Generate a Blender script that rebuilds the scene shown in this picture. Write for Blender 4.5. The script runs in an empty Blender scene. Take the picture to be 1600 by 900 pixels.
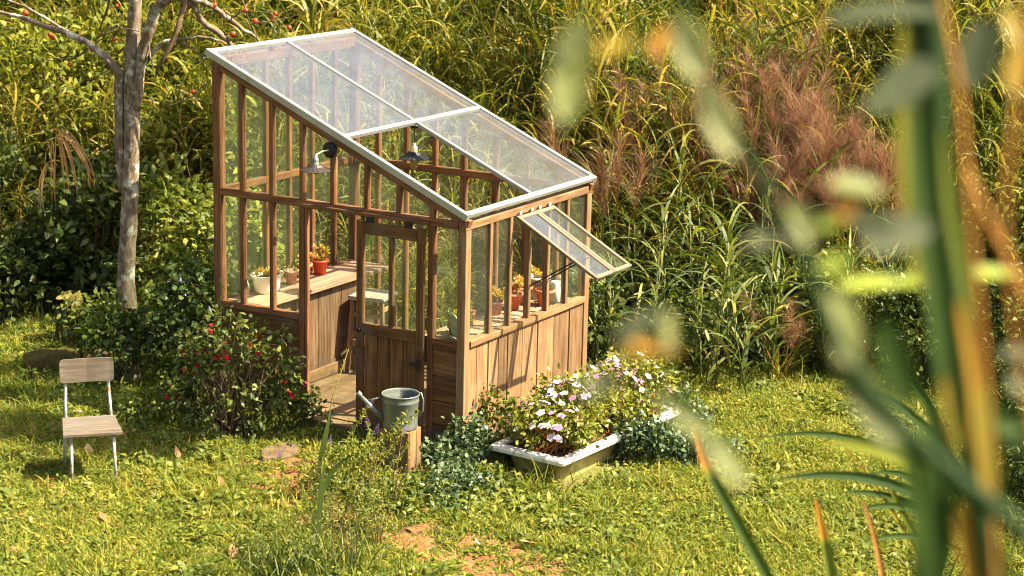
import bpy, math, random
import numpy as np
from mathutils import Vector, Matrix

random.seed(7)
RNG = np.random.default_rng(11)
SC = bpy.context.scene
COL = SC.collection
rad = math.radians

# ------------------------------------------------------------------ camera, sky, sun, exposure
CAM = np.array([-12.8646, -8.0264, 4.9738])
YAW, PITCH, ROLL, FPX = 0.5345, 0.2336, 0.0231, math.exp(8.0709)
_f = np.array([math.cos(PITCH) * math.cos(YAW), math.cos(PITCH) * math.sin(YAW), -math.sin(PITCH)])
_r = np.array([math.sin(YAW), -math.cos(YAW), 0.0])
_u = np.cross(_r, _f)
CR = _r * math.cos(ROLL) + _u * math.sin(ROLL)
CU = _u * math.cos(ROLL) - _r * math.sin(ROLL)
CF = _f
cam_d = bpy.data.cameras.new('camera')
cam = bpy.data.objects.new('camera', cam_d)
COL.objects.link(cam)
m = Matrix.Identity(4)
for i in range(3):
    m[i][0], m[i][1], m[i][2], m[i][3] = CR[i], CU[i], -CF[i], CAM[i]
cam.matrix_world = m
cam_d.sensor_width = 36.0
cam_d.lens = FPX / 1600.0 * 36.0
cam_d.clip_start, cam_d.clip_end = 0.1, 500.0
cam_d.dof.use_dof = True
cam_d.dof.focus_distance = 15.2
cam_d.dof.aperture_fstop = cam_d.lens / 1000.0 / 0.028
SC.camera = cam

SUN = Vector((0.42, -1.0, 1.32)).normalized()          # direction towards the sun
world = bpy.data.worlds.new('World')
SC.world = world
world.use_nodes = True
wn, wl = world.node_tree.nodes, world.node_tree.links
wn.clear()
sky = wn.new('ShaderNodeTexSky')
sky.sky_type = 'NISHITA'
sky.sun_disc = False
sky.sun_elevation = math.asin(SUN.z)
sky.sun_rotation = math.atan2(SUN.x, SUN.y)
sky.air_density, sky.dust_density = 1.0, 5.0
bg = wn.new('ShaderNodeBackground')
bg.inputs['Strength'].default_value = 0.06
wo = wn.new('ShaderNodeOutputWorld')
wl.new(sky.outputs[0], bg.inputs['Color'])
wl.new(bg.outputs[0], wo.inputs['Surface'])

sl = bpy.data.lights.new('sun', 'SUN')
sl.energy = 4.8
sl.angle = rad(0.5)
sl.color = (1.0, 0.86, 0.60)
so = bpy.data.objects.new('sun', sl)
COL.objects.link(so)
so.rotation_euler = (-SUN).to_track_quat('-Z', 'Y').to_euler()
so.location = (0, -20, 30)

SC.view_settings.view_transform = 'Standard'
SC.view_settings.look = 'None'
SC.view_settings.gamma = 1.0
SC.view_settings.exposure = 2.2
SC.cycles.use_denoising = True
SC.cycles.denoiser = 'OPENIMAGEDENOISE'
SC.cycles.denoising_input_passes = 'RGB_ALBEDO_NORMAL'
SC.cycles.denoising_prefilter = 'ACCURATE'
SC.cycles.filter_width = 1.0
SC.cycles.max_bounces = 10
SC.cycles.transparent_max_bounces = 24
SC.cycles.diffuse_bounces = 5
SC.cycles.glossy_bounces = 3
SC.cycles.transmission_bounces = 6
SC.cycles.caustics_reflective = False
SC.cycles.caustics_refractive = False


def ray(px, py):
    return CF + CR * ((px - 800) / FPX) - CU * ((py - 450) / FPX)


def at(px, py, d):
    return CAM + ray(px, py) * d


def on_x(px, py, x):
    q = ray(px, py)
    return CAM + q * ((x - CAM[0]) / q[0])


def on_z(px, py, z=0.0):
    q = ray(px, py)
    return CAM + q * ((z - CAM[2]) / q[2])


def to_px(p):
    d = np.asarray(p, float) - CAM
    z = d @ CF
    return 800 + FPX * (d @ CR) / z, 450 - FPX * (d @ CU) / z


# ------------------------------------------------------------------ terrain
def fbm(x, y):
    return (np.sin(x * 1.3 + 2.1 * np.sin(y * .7)) + .6 * np.sin(y * 2.1 + 1.7 * np.sin(x * 1.1 + 3))
            + .4 * np.sin(x * 3.7 - y * 2.9 + 1) + .25 * np.sin(x * 6.1 + y * 7.3)) / 2.25


def ground_z(x, y):
    x = np.asarray(x, float)
    y = np.asarray(y, float)
    s = x * .861 + y * .509
    t = x * .509 - y * .861
    s0 = 3.5 - .27 * np.clip(t, -9, 7)
    a = np.maximum(0, s - s0)
    hill = .72 * (np.sqrt(a * a + .35 ** 2) - .35) * (a > 0)
    hill = np.where(hill > 13, 13 + (hill - 13) * .25, hill)
    b = np.maximum(0, -3.6 - s)
    near = .30 * (np.sqrt(b * b + .8 ** 2) - .8)
    near = np.where(near > 4.2, 4.2 + (near - 4.2) * .1, near)
    inb = np.clip((np.hypot(np.maximum(0, np.maximum(-x, x - 1.97)), np.maximum(0, np.maximum(-y, y - 2.44)))) / .8, 0, 1)
    return hill + near + .035 * fbm(x, y) * inb - .01 + .12 * fbm(x * .6 + 3, y * .6) * np.clip(a, 0, 1)


# ------------------------------------------------------------------ mesh builder
class MB:
    def __init__(self):
        self.v, self.f3, self.f4, self.t, self.g, self.n = [], [], [], [], [], 0

    def add(self, v, f4=None, f3=None, tint=0.5, gc=None):
        v = np.asarray(v, float).reshape(-1, 3)
        k = len(v)
        self.v.append(v)
        self.t.append(np.broadcast_to(np.asarray(tint, float), (k,)).copy())
        self.g.append(np.zeros((k, 3)) if gc is None else np.asarray(gc, float))
        if f4 is not None and len(f4):
            self.f4.append(np.asarray(f4, int) + self.n)
        if f3 is not None and len(f3):
            self.f3.append(np.asarray(f3, int) + self.n)
        self.n += k

    def mesh(self, name, mat, smooth=False):
        V = np.concatenate(self.v)
        me = bpy.data.meshes.new(name)
        f3 = np.concatenate(self.f3) if self.f3 else np.zeros((0, 3), int)
        f4 = np.concatenate(self.f4) if self.f4 else np.zeros((0, 4), int)
        me.vertices.add(len(V))
        me.vertices.foreach_set('co', V.astype(np.float32).ravel())
        loops = np.concatenate([f3.ravel(), f4.ravel()]).astype(np.int32)
        me.loops.add(len(loops))
        me.loops.foreach_set('vertex_index', loops)
        npoly = len(f3) + len(f4)
        me.polygons.add(npoly)
        st = np.concatenate([np.arange(len(f3)) * 3, len(f3) * 3 + np.arange(len(f4)) * 4]).astype(np.int32)
        me.polygons.foreach_set('loop_start', st)
        me.polygons.foreach_set('use_smooth', np.full(npoly, smooth))
        a = me.attributes.new('tint', 'FLOAT', 'POINT')
        a.data.foreach_set('value', np.concatenate(self.t).astype(np.float32))
        a = me.attributes.new('gc', 'FLOAT_VECTOR', 'POINT')
        a.data.foreach_set('vector', np.concatenate(self.g).astype(np.float32).ravel())
        me.update(calc_edges=True)
        me.validate()
        if mat is not None:
            me.materials.append(mat)
        return me

    def build(self, name, mat, parent=None, loc=(0, 0, 0), smooth=False, rot=(0, 0, 0)):
        return link(name, self.mesh(name, mat, smooth), parent, loc, rot)

    # --- primitives
    def beam(self, p0, p1, w, h, up=(0, 0, 1), ch=.004, tint=.5):
        p0, p1 = np.array(p0, float), np.array(p1, float)
        d = p1 - p0
        L = np.linalg.norm(d)
        d = d / L
        up = np.array(up, float)
        s = np.cross(d, up)
        s /= np.linalg.norm(s)
        u = np.cross(s, d)
        a, b = w / 2, h / 2
        prof = [(-a + ch, -b), (a - ch, -b), (a, -b + ch), (a, b - ch), (a - ch, b), (-a + ch, b), (-a, b - ch), (-a, -b + ch)]
        V, G = [], []
        for k, p in enumerate((p0, p1)):
            for (x, y) in prof:
                V.append(p + s * x + u * y)
                G.append((k * L, x, y))
        f4 = [(i, (i + 1) % 8, 8 + (i + 1) % 8, 8 + i) for i in range(8)]
        c = [(0, 7, 6, 1), (1, 6, 5, 2), (2, 5, 4, 3)]
        f4 += [q for q in c] + [tuple(8 + i for i in reversed(q)) for q in c]
        self.add(V, f4, tint=tint, gc=G)
        return self

    def tube(self, pts, r, n=8, tint=.5, cap=True, flat=1.0):
        pts = np.array(pts, float)
        k = len(pts)
        r = np.broadcast_to(np.asarray(r, float), (k,))
        T = np.gradient(pts, axis=0)
        T /= np.linalg.norm(T, axis=1)[:, None] + 1e-9
        ref = np.array([0, 0, 1.0]) if abs(T[0][2]) < .9 else np.array([1.0, 0, 0])
        V, G = [], []
        L = 0
        s = np.cross(T[0], ref)
        for i in range(k):
            s = s - T[i] * (s @ T[i])
            s /= np.linalg.norm(s) + 1e-9
            u = np.cross(s, T[i])
            if i:
                L += np.linalg.norm(pts[i] - pts[i - 1])
            for j in range(n):
                a = 2 * math.pi * j / n
                V.append(pts[i] + r[i] * (s * math.cos(a) + flat * u * math.sin(a)))
                G.append((L, r[i] * math.cos(a), r[i] * math.sin(a)))
        f4 = [(i * n + j, i * n + (j + 1) % n, (i + 1) * n + (j + 1) % n, (i + 1) * n + j) for i in range(k - 1) for j in range(n)]
        f3 = []
        if cap:
            V += [pts[0], pts[-1]]
            G += [(0, 0, 0), (L, 0, 0)]
            f3 = [(k * n, (j + 1) % n, j) for j in range(n)] + [(k * n + 1, (k - 1) * n + j, (k - 1) * n + (j + 1) % n) for j in range(n)]
        self.add(V, f4, f3, tint=tint, gc=G)
        return self

    def lathe(self, prof, c=(0, 0, 0), n=24, tint=.5, sx=1.0, sy=1.0, wob=0.0):
        c = np.array(c, float)
        V = []
        for (r, z) in prof:
            for j in range(n):
                a = 2 * math.pi * j / n
                rr = r * (1 + wob * (1 if j % 2 else -1))
                V.append(c + np.array([rr * sx * math.cos(a), rr * sy * math.sin(a), z]))
        k = len(prof)
        f4 = [(i * n + j, i * n + (j + 1) % n, (i + 1) * n + (j + 1) % n, (i + 1) * n + j) for i in range(k - 1) for j in range(n)]
        self.add(V, f4, tint=tint, gc=np.array(V) - c)
        return self

    def prism(self, poly, off, tint=.5):
        """closed prism: polygon (list of 3d points) pushed along off"""
        P = np.array(poly, float)
        o = np.array(off, float)
        n = len(P)
        V = np.concatenate([P, P + o])
        f4 = [(i, (i + 1) % n, n + (i + 1) % n, n + i) for i in range(n)]
        f3 = [(0, i + 1, i) for i in range(1, n - 1)] + [(n, n + i, n + i + 1) for i in range(1, n - 1)]
        self.add(V, f4, f3, tint=tint, gc=V)
        return self

    def leaves(self, pos, d, nrm, L, W, tint, droop=.25, fold=.0):
        """batch of leaf blades, six vertices each"""
        pos, d, nrm = (np.asarray(a, float) for a in (pos, d, nrm))
        n = len(pos)
        L = np.broadcast_to(L, (n,))
        W = np.broadcast_to(W, (n,))
        tint = np.broadcast_to(tint, (n,))
        d = d / (np.linalg.norm(d, axis=1)[:, None] + 1e-9)
        s = np.cross(d, nrm)
        s /= np.linalg.norm(s, axis=1)[:, None] + 1e-9
        u = np.cross(s, d)
        V = np.zeros((n, 6, 3))
        for k, (t, w) in enumerate(((0, 0), (.33, -1), (.33, 1), (.7, -.75), (.7, .75), (1, 0))):
            V[:, k] = pos + d * (L * t)[:, None] + s * (W * .5 * w)[:, None] - u * (L * droop * t * t)[:, None] + u * (W * fold * abs(w))[:, None]
        b = np.arange(n)[:, None] * 6
        f3 = np.concatenate([b + np.array([0, 2, 1]), b + np.array([3, 4, 5])])
        f4 = b + np.array([1, 2, 4, 3])
        self.add(V.reshape(-1, 3), f4, f3, tint=np.repeat(tint, 6))
        return self

    def blades(self, base, az, L, W, th0, bend, tint, seg=5, pw=1.4, twist=0.6):
        """batch of grass blades: start angle th0 from the vertical, bend more outwards"""
        base = np.asarray(base, float)
        n = len(base)
        az, L, W, th0, bend, tint = (np.broadcast_to(np.asarray(a, float), (n,)) for a in (az, L, W, th0, bend, tint))
        h = np.stack([np.cos(az), np.sin(az), np.zeros(n)], 1)
        sd = np.stack([-np.sin(az), np.cos(az), np.zeros(n)], 1)
        z = np.array([0, 0, 1.0])
        P = base.copy()
        V = np.zeros((n, seg + 1, 2, 3))
        tw = RNG.uniform(-twist, twist, n)
        for k in range(seg + 1):
            t = k / seg
            th = th0 + bend * t ** pw
            w = W * .5 * min(1, .45 + 2.2 * t) * (1 - t ** 2.5) + W * .02
            nn = h * np.cos(th)[:, None] - z * np.sin(th)[:, None]
            side = sd * np.cos(tw * (1 + t))[:, None] + nn * np.sin(tw * (1 + t))[:, None]
            V[:, k, 0] = P - side * w[:, None]
            V[:, k, 1] = P + side * w[:, None]
            P = P + (h * np.sin(th)[:, None] + z * np.cos(th)[:, None]) * (L / seg)[:, None]
        b = np.arange(n)[:, None] * (2 * (seg + 1))
        f4 = np.concatenate([b + np.array([2 * k, 2 * k + 1, 2 * k + 3, 2 * k + 2]) for k in range(seg)])
        self.add(V.reshape(-1, 3), f4, tint=np.repeat(tint, 2 * (seg + 1)))
        return P


def link(name, data, parent=None, loc=(0, 0, 0), rot=(0, 0, 0)):
    o = bpy.data.objects.new(name, data)
    COL.objects.link(o)
    o.location = loc
    o.rotation_euler = rot
    if parent is not None:
        o.parent = parent
    return o


def tag(o, label=None, cat=None, group=None, kind=None):
    if label:
        o['label'] = label
    if cat:
        o['category'] = cat
    if group:
        o['group'] = group
    if kind:
        o['kind'] = kind
    return o


def thing(name, label, cat, loc=(0, 0, 0), rz=0, group=None):
    o = link(name, None, None, loc, (0, 0, rz))
    o.empty_display_size = .1
    return tag(o, label, cat, group)


def copy_tree(o, parent=None):
    c = o.copy()
    COL.objects.link(c)
    if parent is not None:
        c.parent = parent
    for ch in list(o.children):
        copy_tree(ch, c)
    return c


def unit(n):
    v = RNG.normal(size=(n, 3))
    return v / np.linalg.norm(v, axis=1)[:, None]


# ------------------------------------------------------------------ materials
class NT:
    def __init__(self, name):
        self.m = bpy.data.materials.new(name)
        self.m.use_nodes = True
        self.t = self.m.node_tree
        self.t.nodes.clear()
        self.out = self.t.nodes.new('ShaderNodeOutputMaterial')

    def n(self, ty, **kw):
        nd = self.t.nodes.new(ty)
        for k, v in kw.items():
            if k.startswith('_'):
                setattr(nd, k[1:], v)
            else:
                key = int(k[1:]) if k[0] == 'i' and k[1:].isdigit() else k.replace('__', ' ')
                self.set(nd, key, v)
        return nd

    def set(self, nd, key, v):
        s = nd.inputs[key]
        if isinstance(v, bpy.types.NodeSocket):
            self.t.links.new(v, s)
        elif isinstance(v, bpy.types.Node):
            self.t.links.new(v.outputs[0], s)
        else:
            s.default_value = v

    def math(self, op, a, b=0.0):
        return self.n('ShaderNodeMath', _operation=op, i0=a, i1=b).outputs[0]

    def ramp(self, fac, stops, interp='LINEAR'):
        r = self.n('ShaderNodeValToRGB', Fac=fac)
        r.color_ramp.interpolation = interp
        e = r.color_ramp.elements
        while len(e) < len(stops):
            e.new(.5)
        for k, (p, c) in enumerate(stops):
            e[k].position = p
            e[k].color = (*c, 1) if len(c) == 3 else c
        return r.outputs[0]

    def noise(self, vec, scale, detail=4, rough=.55):
        nd = self.n('ShaderNodeTexNoise', Scale=scale, Detail=detail, Roughness=rough)
        if vec is not None:
            self.set(nd, 'Vector', vec)
        return nd.outputs[0]

    def mix(self, fac, a, b, mode='MIX'):
        nd = self.t.nodes.new('ShaderNodeMix')
        nd.data_type = 'RGBA'
        nd.blend_type = mode
        self.set(nd, 0, fac)
        self.set(nd, 6, a if not isinstance(a, tuple) else (*a, 1))
        self.set(nd, 7, b if not isinstance(b, tuple) else (*b, 1))
        return nd.outputs[2]

    def done(self, sh):
        self.t.links.new(sh if isinstance(sh, bpy.types.NodeSocket) else sh.outputs[0], self.out.inputs[0])
        return self.m


def wood(name, dark, mid, light, rough=.75, stain=(.05, .03, .02), stain_amt=.35, vary=.25):
    t = NT(name)
    gc = t.n('ShaderNodeAttribute', _attribute_name='gc').outputs['Vector']
    oi = t.n('ShaderNodeObjectInfo')
    off = t.n('ShaderNodeVectorMath', _operation='SCALE', i0=(17.0, 9.0, 5.0))
    t.set(off, 'Scale', oi.outputs['Random'])
    v = t.n('ShaderNodeVectorMath', _operation='ADD', i0=gc, i1=off.outputs[0]).outputs[0]
    st = t.n('ShaderNodeVectorMath', _operation='MULTIPLY', i0=v, i1=(2.2, 38.0, 38.0)).outputs[0]
    g1 = t.noise(st, 1.0, 6, .65)
    big = t.noise(t.n('ShaderNodeVectorMath', _operation='MULTIPLY', i0=v, i1=(2.5, 9.0, 9.0)).outputs[0], 1.0, 3)
    col = t.ramp(g1, [(.28, dark), (.5, mid), (.74, light)])
    sf = t.ramp(big, [(.42, (0, 0, 0)), (.72, (1, 1, 1))])
    col = t.mix(t.math('MULTIPLY', sf, stain_amt), col, stain)
    # mud splashed up from the ground, and grey weathering in blotches
    gp = t.n('ShaderNodeNewGeometry').outputs['Position']
    gzz = t.n('ShaderNodeSeparateXYZ', i0=gp).outputs['Z']
    mud = t.math('SUBTRACT', t.math('ADD', t.math('MULTIPLY', t.noise(gp, 9.0, 4, .65), .55), .02), gzz)
    mudf = t.ramp(t.math('MULTIPLY', mud, 4.0), [(.0, (0, 0, 0)), (.9, (.75, .75, .75))])
    col = t.mix(mudf, col, (.075, .055, .03))
    wz = t.ramp(t.noise(gp, 5.0, 4, .6), [(.5, (0, 0, 0)), (.75, (.35, .35, .35))])
    col = t.mix(wz, col, (.2, .165, .13))
    bri = t.math('ADD', t.math('MULTIPLY', oi.outputs['Random'], vary * 2), 1 - vary)
    vm = t.n('ShaderNodeVectorMath', _operation='SCALE', i0=col)
    t.set(vm, 'Scale', bri)
    bump = t.n('ShaderNodeBump', Strength=.35, Distance=.004, Height=g1)
    p = t.n('ShaderNodeBsdfPrincipled', Base__Color=vm.outputs[0], Roughness=rough, Normal=bump.outputs[0])
    p.inputs['Specular IOR Level'].default_value = .25
    return t.done(p)


def leafmat(name, stops, trans=.38, rough=.45, spec=.35, patch=.0, pscale=.6, vary=.25, tcol=(1.0, 1.0, .45)):
    """leaf: the ramp is read with the leaf's own tint, a patchy shift and a shift per plant"""
    t = NT(name)
    a = t.n('ShaderNodeAttribute', _attribute_name='tint').outputs['Fac']
    oi = t.n('ShaderNodeObjectInfo')
    fac = t.math('ADD', a, t.math('MULTIPLY', t.math('SUBTRACT', oi.outputs['Random'], .5), vary))
    if patch:
        pos = t.n('ShaderNodeNewGeometry').outputs['Position']
        nz = t.noise(pos, pscale, 3, .6)
        fac = t.math('ADD', fac, t.math('MULTIPLY', t.math('SUBTRACT', nz, .5), patch))
    col = t.ramp(fac, stops)
    p = t.n('ShaderNodeBsdfPrincipled', Base__Color=col, Roughness=rough)
    p.inputs['Specular IOR Level'].default_value = spec
    tr = t.n('ShaderNodeBsdfTranslucent', Color=t.mix(1.0, col, tcol, 'MULTIPLY'))
    return t.done(t.n('ShaderNodeMixShader', i0=trans, i1=p.outputs[0], i2=tr.outputs[0]))


def plain(name, col, rough=.6, metal=0.0, spec=.4, mottled=None, mscale=20, mrange=(.45, .65), bump=0.0, trans=0.0):
    t = NT(name)
    c = (*col, 1)
    tc = t.n('ShaderNodeTexCoord').outputs['Object']
    nz = t.noise(tc, mscale, 5, .6)
    if mottled:
        f = t.ramp(nz, [(mrange[0], (0, 0, 0)), (mrange[1], (1, 1, 1))])
        c = t.mix(f, col, mottled)
    p = t.n('ShaderNodeBsdfPrincipled', Base__Color=c, Roughness=rough, Metallic=metal)
    p.inputs['Specular IOR Level'].default_value = spec
    if bump:
        t.set(p, 'Normal', t.n('ShaderNodeBump', Strength=bump, Distance=.01, Height=nz).outputs[0])
    if trans:
        tr = t.n('ShaderNodeBsdfTranslucent', Color=c)
        return t.done(t.n('ShaderNodeMixShader', i0=trans, i1=p.outputs[0], i2=tr.outputs[0]))
    return t.done(p)


def glassmat(name, dust_haze, dust_refl_col, tint=(.95, .99, .96), ior=1.5):
    t = NT(name)
    tc = t.n('ShaderNodeTexCoord').outputs['Object']
    fc = t.n('ShaderNodeLayerWeight', Blend=.5).outputs['Facing']
    fr = t.math('ADD', t.math('MULTIPLY', t.math('POWER', fc, 5.0), .9), .035)
    trn = t.n('ShaderNodeBsdfTransparent', Color=(*tint, 1))
    gl = t.n('ShaderNodeBsdfGlossy', Roughness=.03, Color=(1, 1, 1, 1))
    g = t.n('ShaderNodeMixShader', i0=fr, i1=trn.outputs[0], i2=gl.outputs[0])
    df = t.n('ShaderNodeBsdfDiffuse', Color=(*dust_refl_col, 1))
    tl = t.n('ShaderNodeBsdfTranslucent', Color=(*dust_refl_col, 1))
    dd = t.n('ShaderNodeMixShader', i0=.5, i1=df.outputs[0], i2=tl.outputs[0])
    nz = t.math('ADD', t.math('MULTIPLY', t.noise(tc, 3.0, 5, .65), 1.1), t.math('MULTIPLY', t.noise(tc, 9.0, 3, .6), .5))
    f = t.math('MULTIPLY', nz, dust_haze * 1.25)
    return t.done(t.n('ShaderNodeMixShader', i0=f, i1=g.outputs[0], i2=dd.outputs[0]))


M = {}
M['frame'] = wood('red_brown_frame_wood', (.07, .024, .010), (.185, .07, .028), (.31, .135, .06), .62, (.045, .022, .012), .45, .2)
M['door'] = wood('dark_door_wood', (.05, .02, .007), (.14, .062, .02), (.24, .12, .042), .7, (.03, .015, .008), .5, .22)
M['bleach'] = wood('sun_bleached_wood', (.095, .047, .020), (.20, .112, .052), (.29, .18, .095), .8, (.07, .037, .018), .55, .28)
M['sashwood'] = wood('grey_brown_sash_wood', (.09, .058, .038), (.165, .118, .082), (.25, .19, .14), .75, (.07, .045, .03), .4, .15)
M['floor'] = wood('deck_wood', (.14, .075, .032), (.27, .16, .075), (.37, .235, .12), .8, (.12, .07, .04), .35, .2)
M['bench'] = wood('bench_wood', (.2, .1, .06), (.36, .21, .14), (.48, .32, .24), .75, (.16, .08, .05), .35, .15)
M['apron'] = wood('grey_brown_panel_wood', (.06, .03, .016), (.16, .09, .05), (.27, .17, .1), .8, (.04, .02, .01), .4, .2)
M['chairwood'] = wood('weathered_grey_wood', (.05, .042, .034), (.10, .088, .072), (.16, .145, .12), .85, (.12, .06, .025), .5, .1)
M['stoolwood'] = wood('grey_stool_wood', (.2, .17, .14), (.34, .29, .25), (.44, .39, .34), .8, (.2, .13, .08), .3, .1)
M['log'] = wood('split_log_wood', (.11, .055, .02), (.24, .13, .05), (.42, .25, .11), .85, (.06, .05, .02), .55, .2)
M['alu'] = plain('weathered_aluminium', (.36, .36, .35), .45, .45, .4, (.30, .26, .2), 9, (.45, .8))
M['glass'] = glassmat('wall_glass', .02, (.75, .78, .6))  # thin dust film; its yellowish colour stands in for the lawn's reflection
M['roofglass'] = glassmat('roof_glass', .145, (.37, .385, .46))  # dust film whose lilac colour also paints in the reflected sky
M['black'] = plain('black_iron', (.012, .014, .018), .45, .3)
M['shade'] = plain('grey_enamel_shade', (.045, .037, .034), .5, .3, .4, (.03, .025, .022), 30)
M['brass'] = plain('worn_brass', (.75, .62, .36), .35, .9)
M['bulb'] = plain('amber_bulb_glass', (.5, .4, .12), .1, 0, .5, trans=.5)
M['zinc'] = plain('galvanised_zinc', (.19, .215, .195), .45, .5, .4, (.13, .15, .13), 14)
M['canshade'] = plain('can_inside_shade', (.015, .015, .015), .8, 0)
M['white_metal'] = plain('worn_white_paint', (.38, .39, .39), .5, 0, .4, (.25, .14, .06), 26, (.5, .62))
M['terracotta'] = plain('terracotta', (.47, .15, .075), .8, 0, .2, (.56, .27, .18), 18, (.45, .75), .1)
M['pinkpot'] = plain('dusty_terracotta', (.5, .2, .14), .85, 0, .2, (.58, .36, .3), 22, (.4, .7), .1)
M['redpot'] = plain('red_glazed_pot', (.62, .075, .03), .5, 0, .4)
M['whitepot'] = plain('white_enamel', (.78, .76, .68), .4, 0, .5, (.6, .55, .44), 12, (.55, .75))
M['greypot'] = plain('pale_grey_planter', (.55, .5, .46), .7, 0, .3, (.42, .36, .3), 12)
M['disc'] = plain('pale_green_grey_disc', (.36, .38, .3), .6, 0, .3, (.28, .3, .22), 15)
M['bottle'] = plain('yellow_bottle', (.75, .62, .12), .3, 0, .5, trans=.35)
M['soil'] = plain('dark_soil', (.045, .028, .016), .95, 0, .1, (.09, .06, .035), 30, (.4, .6), .5)
M['basin'] = plain('mossy_white_basin', (.48, .40, .15), .75, 0, .3, (.20, .19, .05), 6, (.35, .6), .1)
M['rim'] = plain('white_stone_rim', (.80, .77, .68), .6, 0, .4, (.42, .35, .24), 22, (.46, .68), .15)
M['brick'] = plain('orange_brick', (.19, .075, .032), .9, 0, .1, (.22, .115, .05), 25, (.4, .65), .3)
M['stone'] = plain('step_stone', (.085, .055, .035), .9, 0, .1, (.15, .105, .065), 14, (.4, .65), .3)
M['fruit'] = plain('orange_red_fruit', (.46, .055, .012), .4, 0, .4, (.34, .03, .012), 20)
M['redflower'] = plain('red_petal', (.55, .015, .025), .5, 0, .3, trans=.3)
M['purple'] = plain('purple_petal', (.33, .20, .56), .6, 0, .3, (.46, .34, .68), 60, (.4, .6), trans=.3)
M['yellowpetal'] = plain('yellow_petal', (.85, .62, .03), .6, 0, .3, trans=.3)
M['whitepetal'] = plain('white_petal', (.60, .52, .55), .6, 0, .3, trans=.3)
M['pinkpetal'] = plain('lilac_pink_petal', (.46, .21, .34), .6, 0, .3, trans=.3)
M['redstem'] = plain('red_stem', (.42, .12, .035), .55, 0, .35, (.26, .12, .03), 15)
M['stem'] = plain('green_stem', (.10, .13, .03), .6, 0, .3, (.16, .12, .05), 15)
M['twig'] = plain('brown_twig', (.09, .055, .03), .8, 0, .2, (.16, .11, .07), 25)
M['drystem'] = plain('tan_stem', (.30, .125, .025), .7, 0, .15, (.34, .18, .045), 12)
M['moss'] = plain('mossy_log', (.055, .04, .015), .95, 0, .1, (.10, .09, .02), 14, (.4, .65), .5)

LAWN = [(.0, (.045, .068, .012)), (.3, (.098, .142, .022)), (.55, (.175, .212, .03)), (.8, (.28, .275, .04)), (1.0, (.40, .29, .08))]
M['lawn'] = leafmat('lawn_leaf', LAWN, .4, .65, .12, .55, 1.1, .3)
M['grass'] = leafmat('hill_grass_blade', [(.0, (.045, .072, .012)), (.3, (.10, .138, .02)), (.55, (.205, .21, .025)), (.78, (.37, .28, .04)), (1.0, (.50, .33, .10))], .44, .5, .25, .95, .5, .4)
M['weed'] = leafmat('hill_weed_leaf', [(.0, (.06, .085, .014)), (.5, (.16, .19, .026)), (1.0, (.34, .31, .045))], .44, .55, .2, .4, .8, .3)
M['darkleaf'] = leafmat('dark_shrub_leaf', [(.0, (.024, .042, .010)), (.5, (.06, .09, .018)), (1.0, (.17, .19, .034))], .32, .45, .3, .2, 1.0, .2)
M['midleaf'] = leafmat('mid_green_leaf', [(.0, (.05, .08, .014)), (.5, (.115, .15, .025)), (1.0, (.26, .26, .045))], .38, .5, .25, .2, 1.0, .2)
M['blueleaf'] = leafmat('blue_green_leaf', [(.0, (.035, .06, .03)), (.5, (.075, .12, .05)), (1.0, (.17, .22, .09))], .25, .45, .4, .1, 1.0, .15)
M['cane'] = leafmat('cane_leaf', [(.0, (.04, .065, .018)), (.5, (.09, .13, .03)), (.8, (.21, .22, .05)), (1.0, (.42, .36, .12))], .38, .5, .25, .15, .8, .2)
M['impatiens'] = leafmat('flower_bed_leaf', [(.0, (.07, .11, .015)), (.5, (.20, .22, .03)), (1.0, (.38, .30, .04))], .38, .4, .4, .1, 1.0, .2)
M['plume'] = leafmat('red_brown_plume', [(.0, (.17, .09, .055)), (.5, (.27, .15, .098)), (1.0, (.40, .255, .17))], .42, .7, .15, .2, 1.0, .25, (1, .85, .7))
M['succ'] = leafmat('yellow_succulent', [(.0, (.2, .22, .05)), (.4, (.48, .36, .06)), (.75, (.70, .34, .06)), (1.0, (.72, .5, .36))], .25, .5, .4, 0, 1, .2)
M['lime'] = leafmat('lime_leaf', [(.0, (.14, .20, .02)), (.5, (.30, .38, .04)), (1.0, (.45, .48, .06))], .5, .4, .4, 0, 1, .15)
M['palegreen'] = leafmat('pale_leaf', [(.0, (.09, .115, .035)), (.5, (.18, .205, .06)), (1.0, (.29, .30, .12))], .45, .5, .3, 0, 1, .25, (1, 1, .6))
M['greyleaf'] = leafmat('grey_green_leaf', [(.0, (.03, .04, .02)), (.5, (.055, .068, .038)), (1.0, (.11, .12, .075))], .2, .7, .08, 0, 1, .25, (1, 1, .7))
M['yellowleaf'] = leafmat('yellow_leaf', [(.0, (.26, .20, .015)), (.5, (.38, .24, .02)), (1.0, (.42, .19, .02))], .45, .5, .3, 0, 1, .2, (1, .9, .3))
M['stalk'] = leafmat('thick_stalk', [(.0, (.018, .045, .012)), (.45, (.04, .075, .012)), (.66, (.14, .16, .018)), (.86, (.36, .19, .025)), (1.0, (.42, .17, .03))], .32, .6, .15, 0, 1, .05)
M['deadleaf'] = leafmat('dead_leaf', [(.0, (.30, .10, .045)), (.5, (.40, .21, .09)), (1.0, (.46, .33, .17))], .2, .7, .2, 0, 1, .5, (1, .8, .5))


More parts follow.
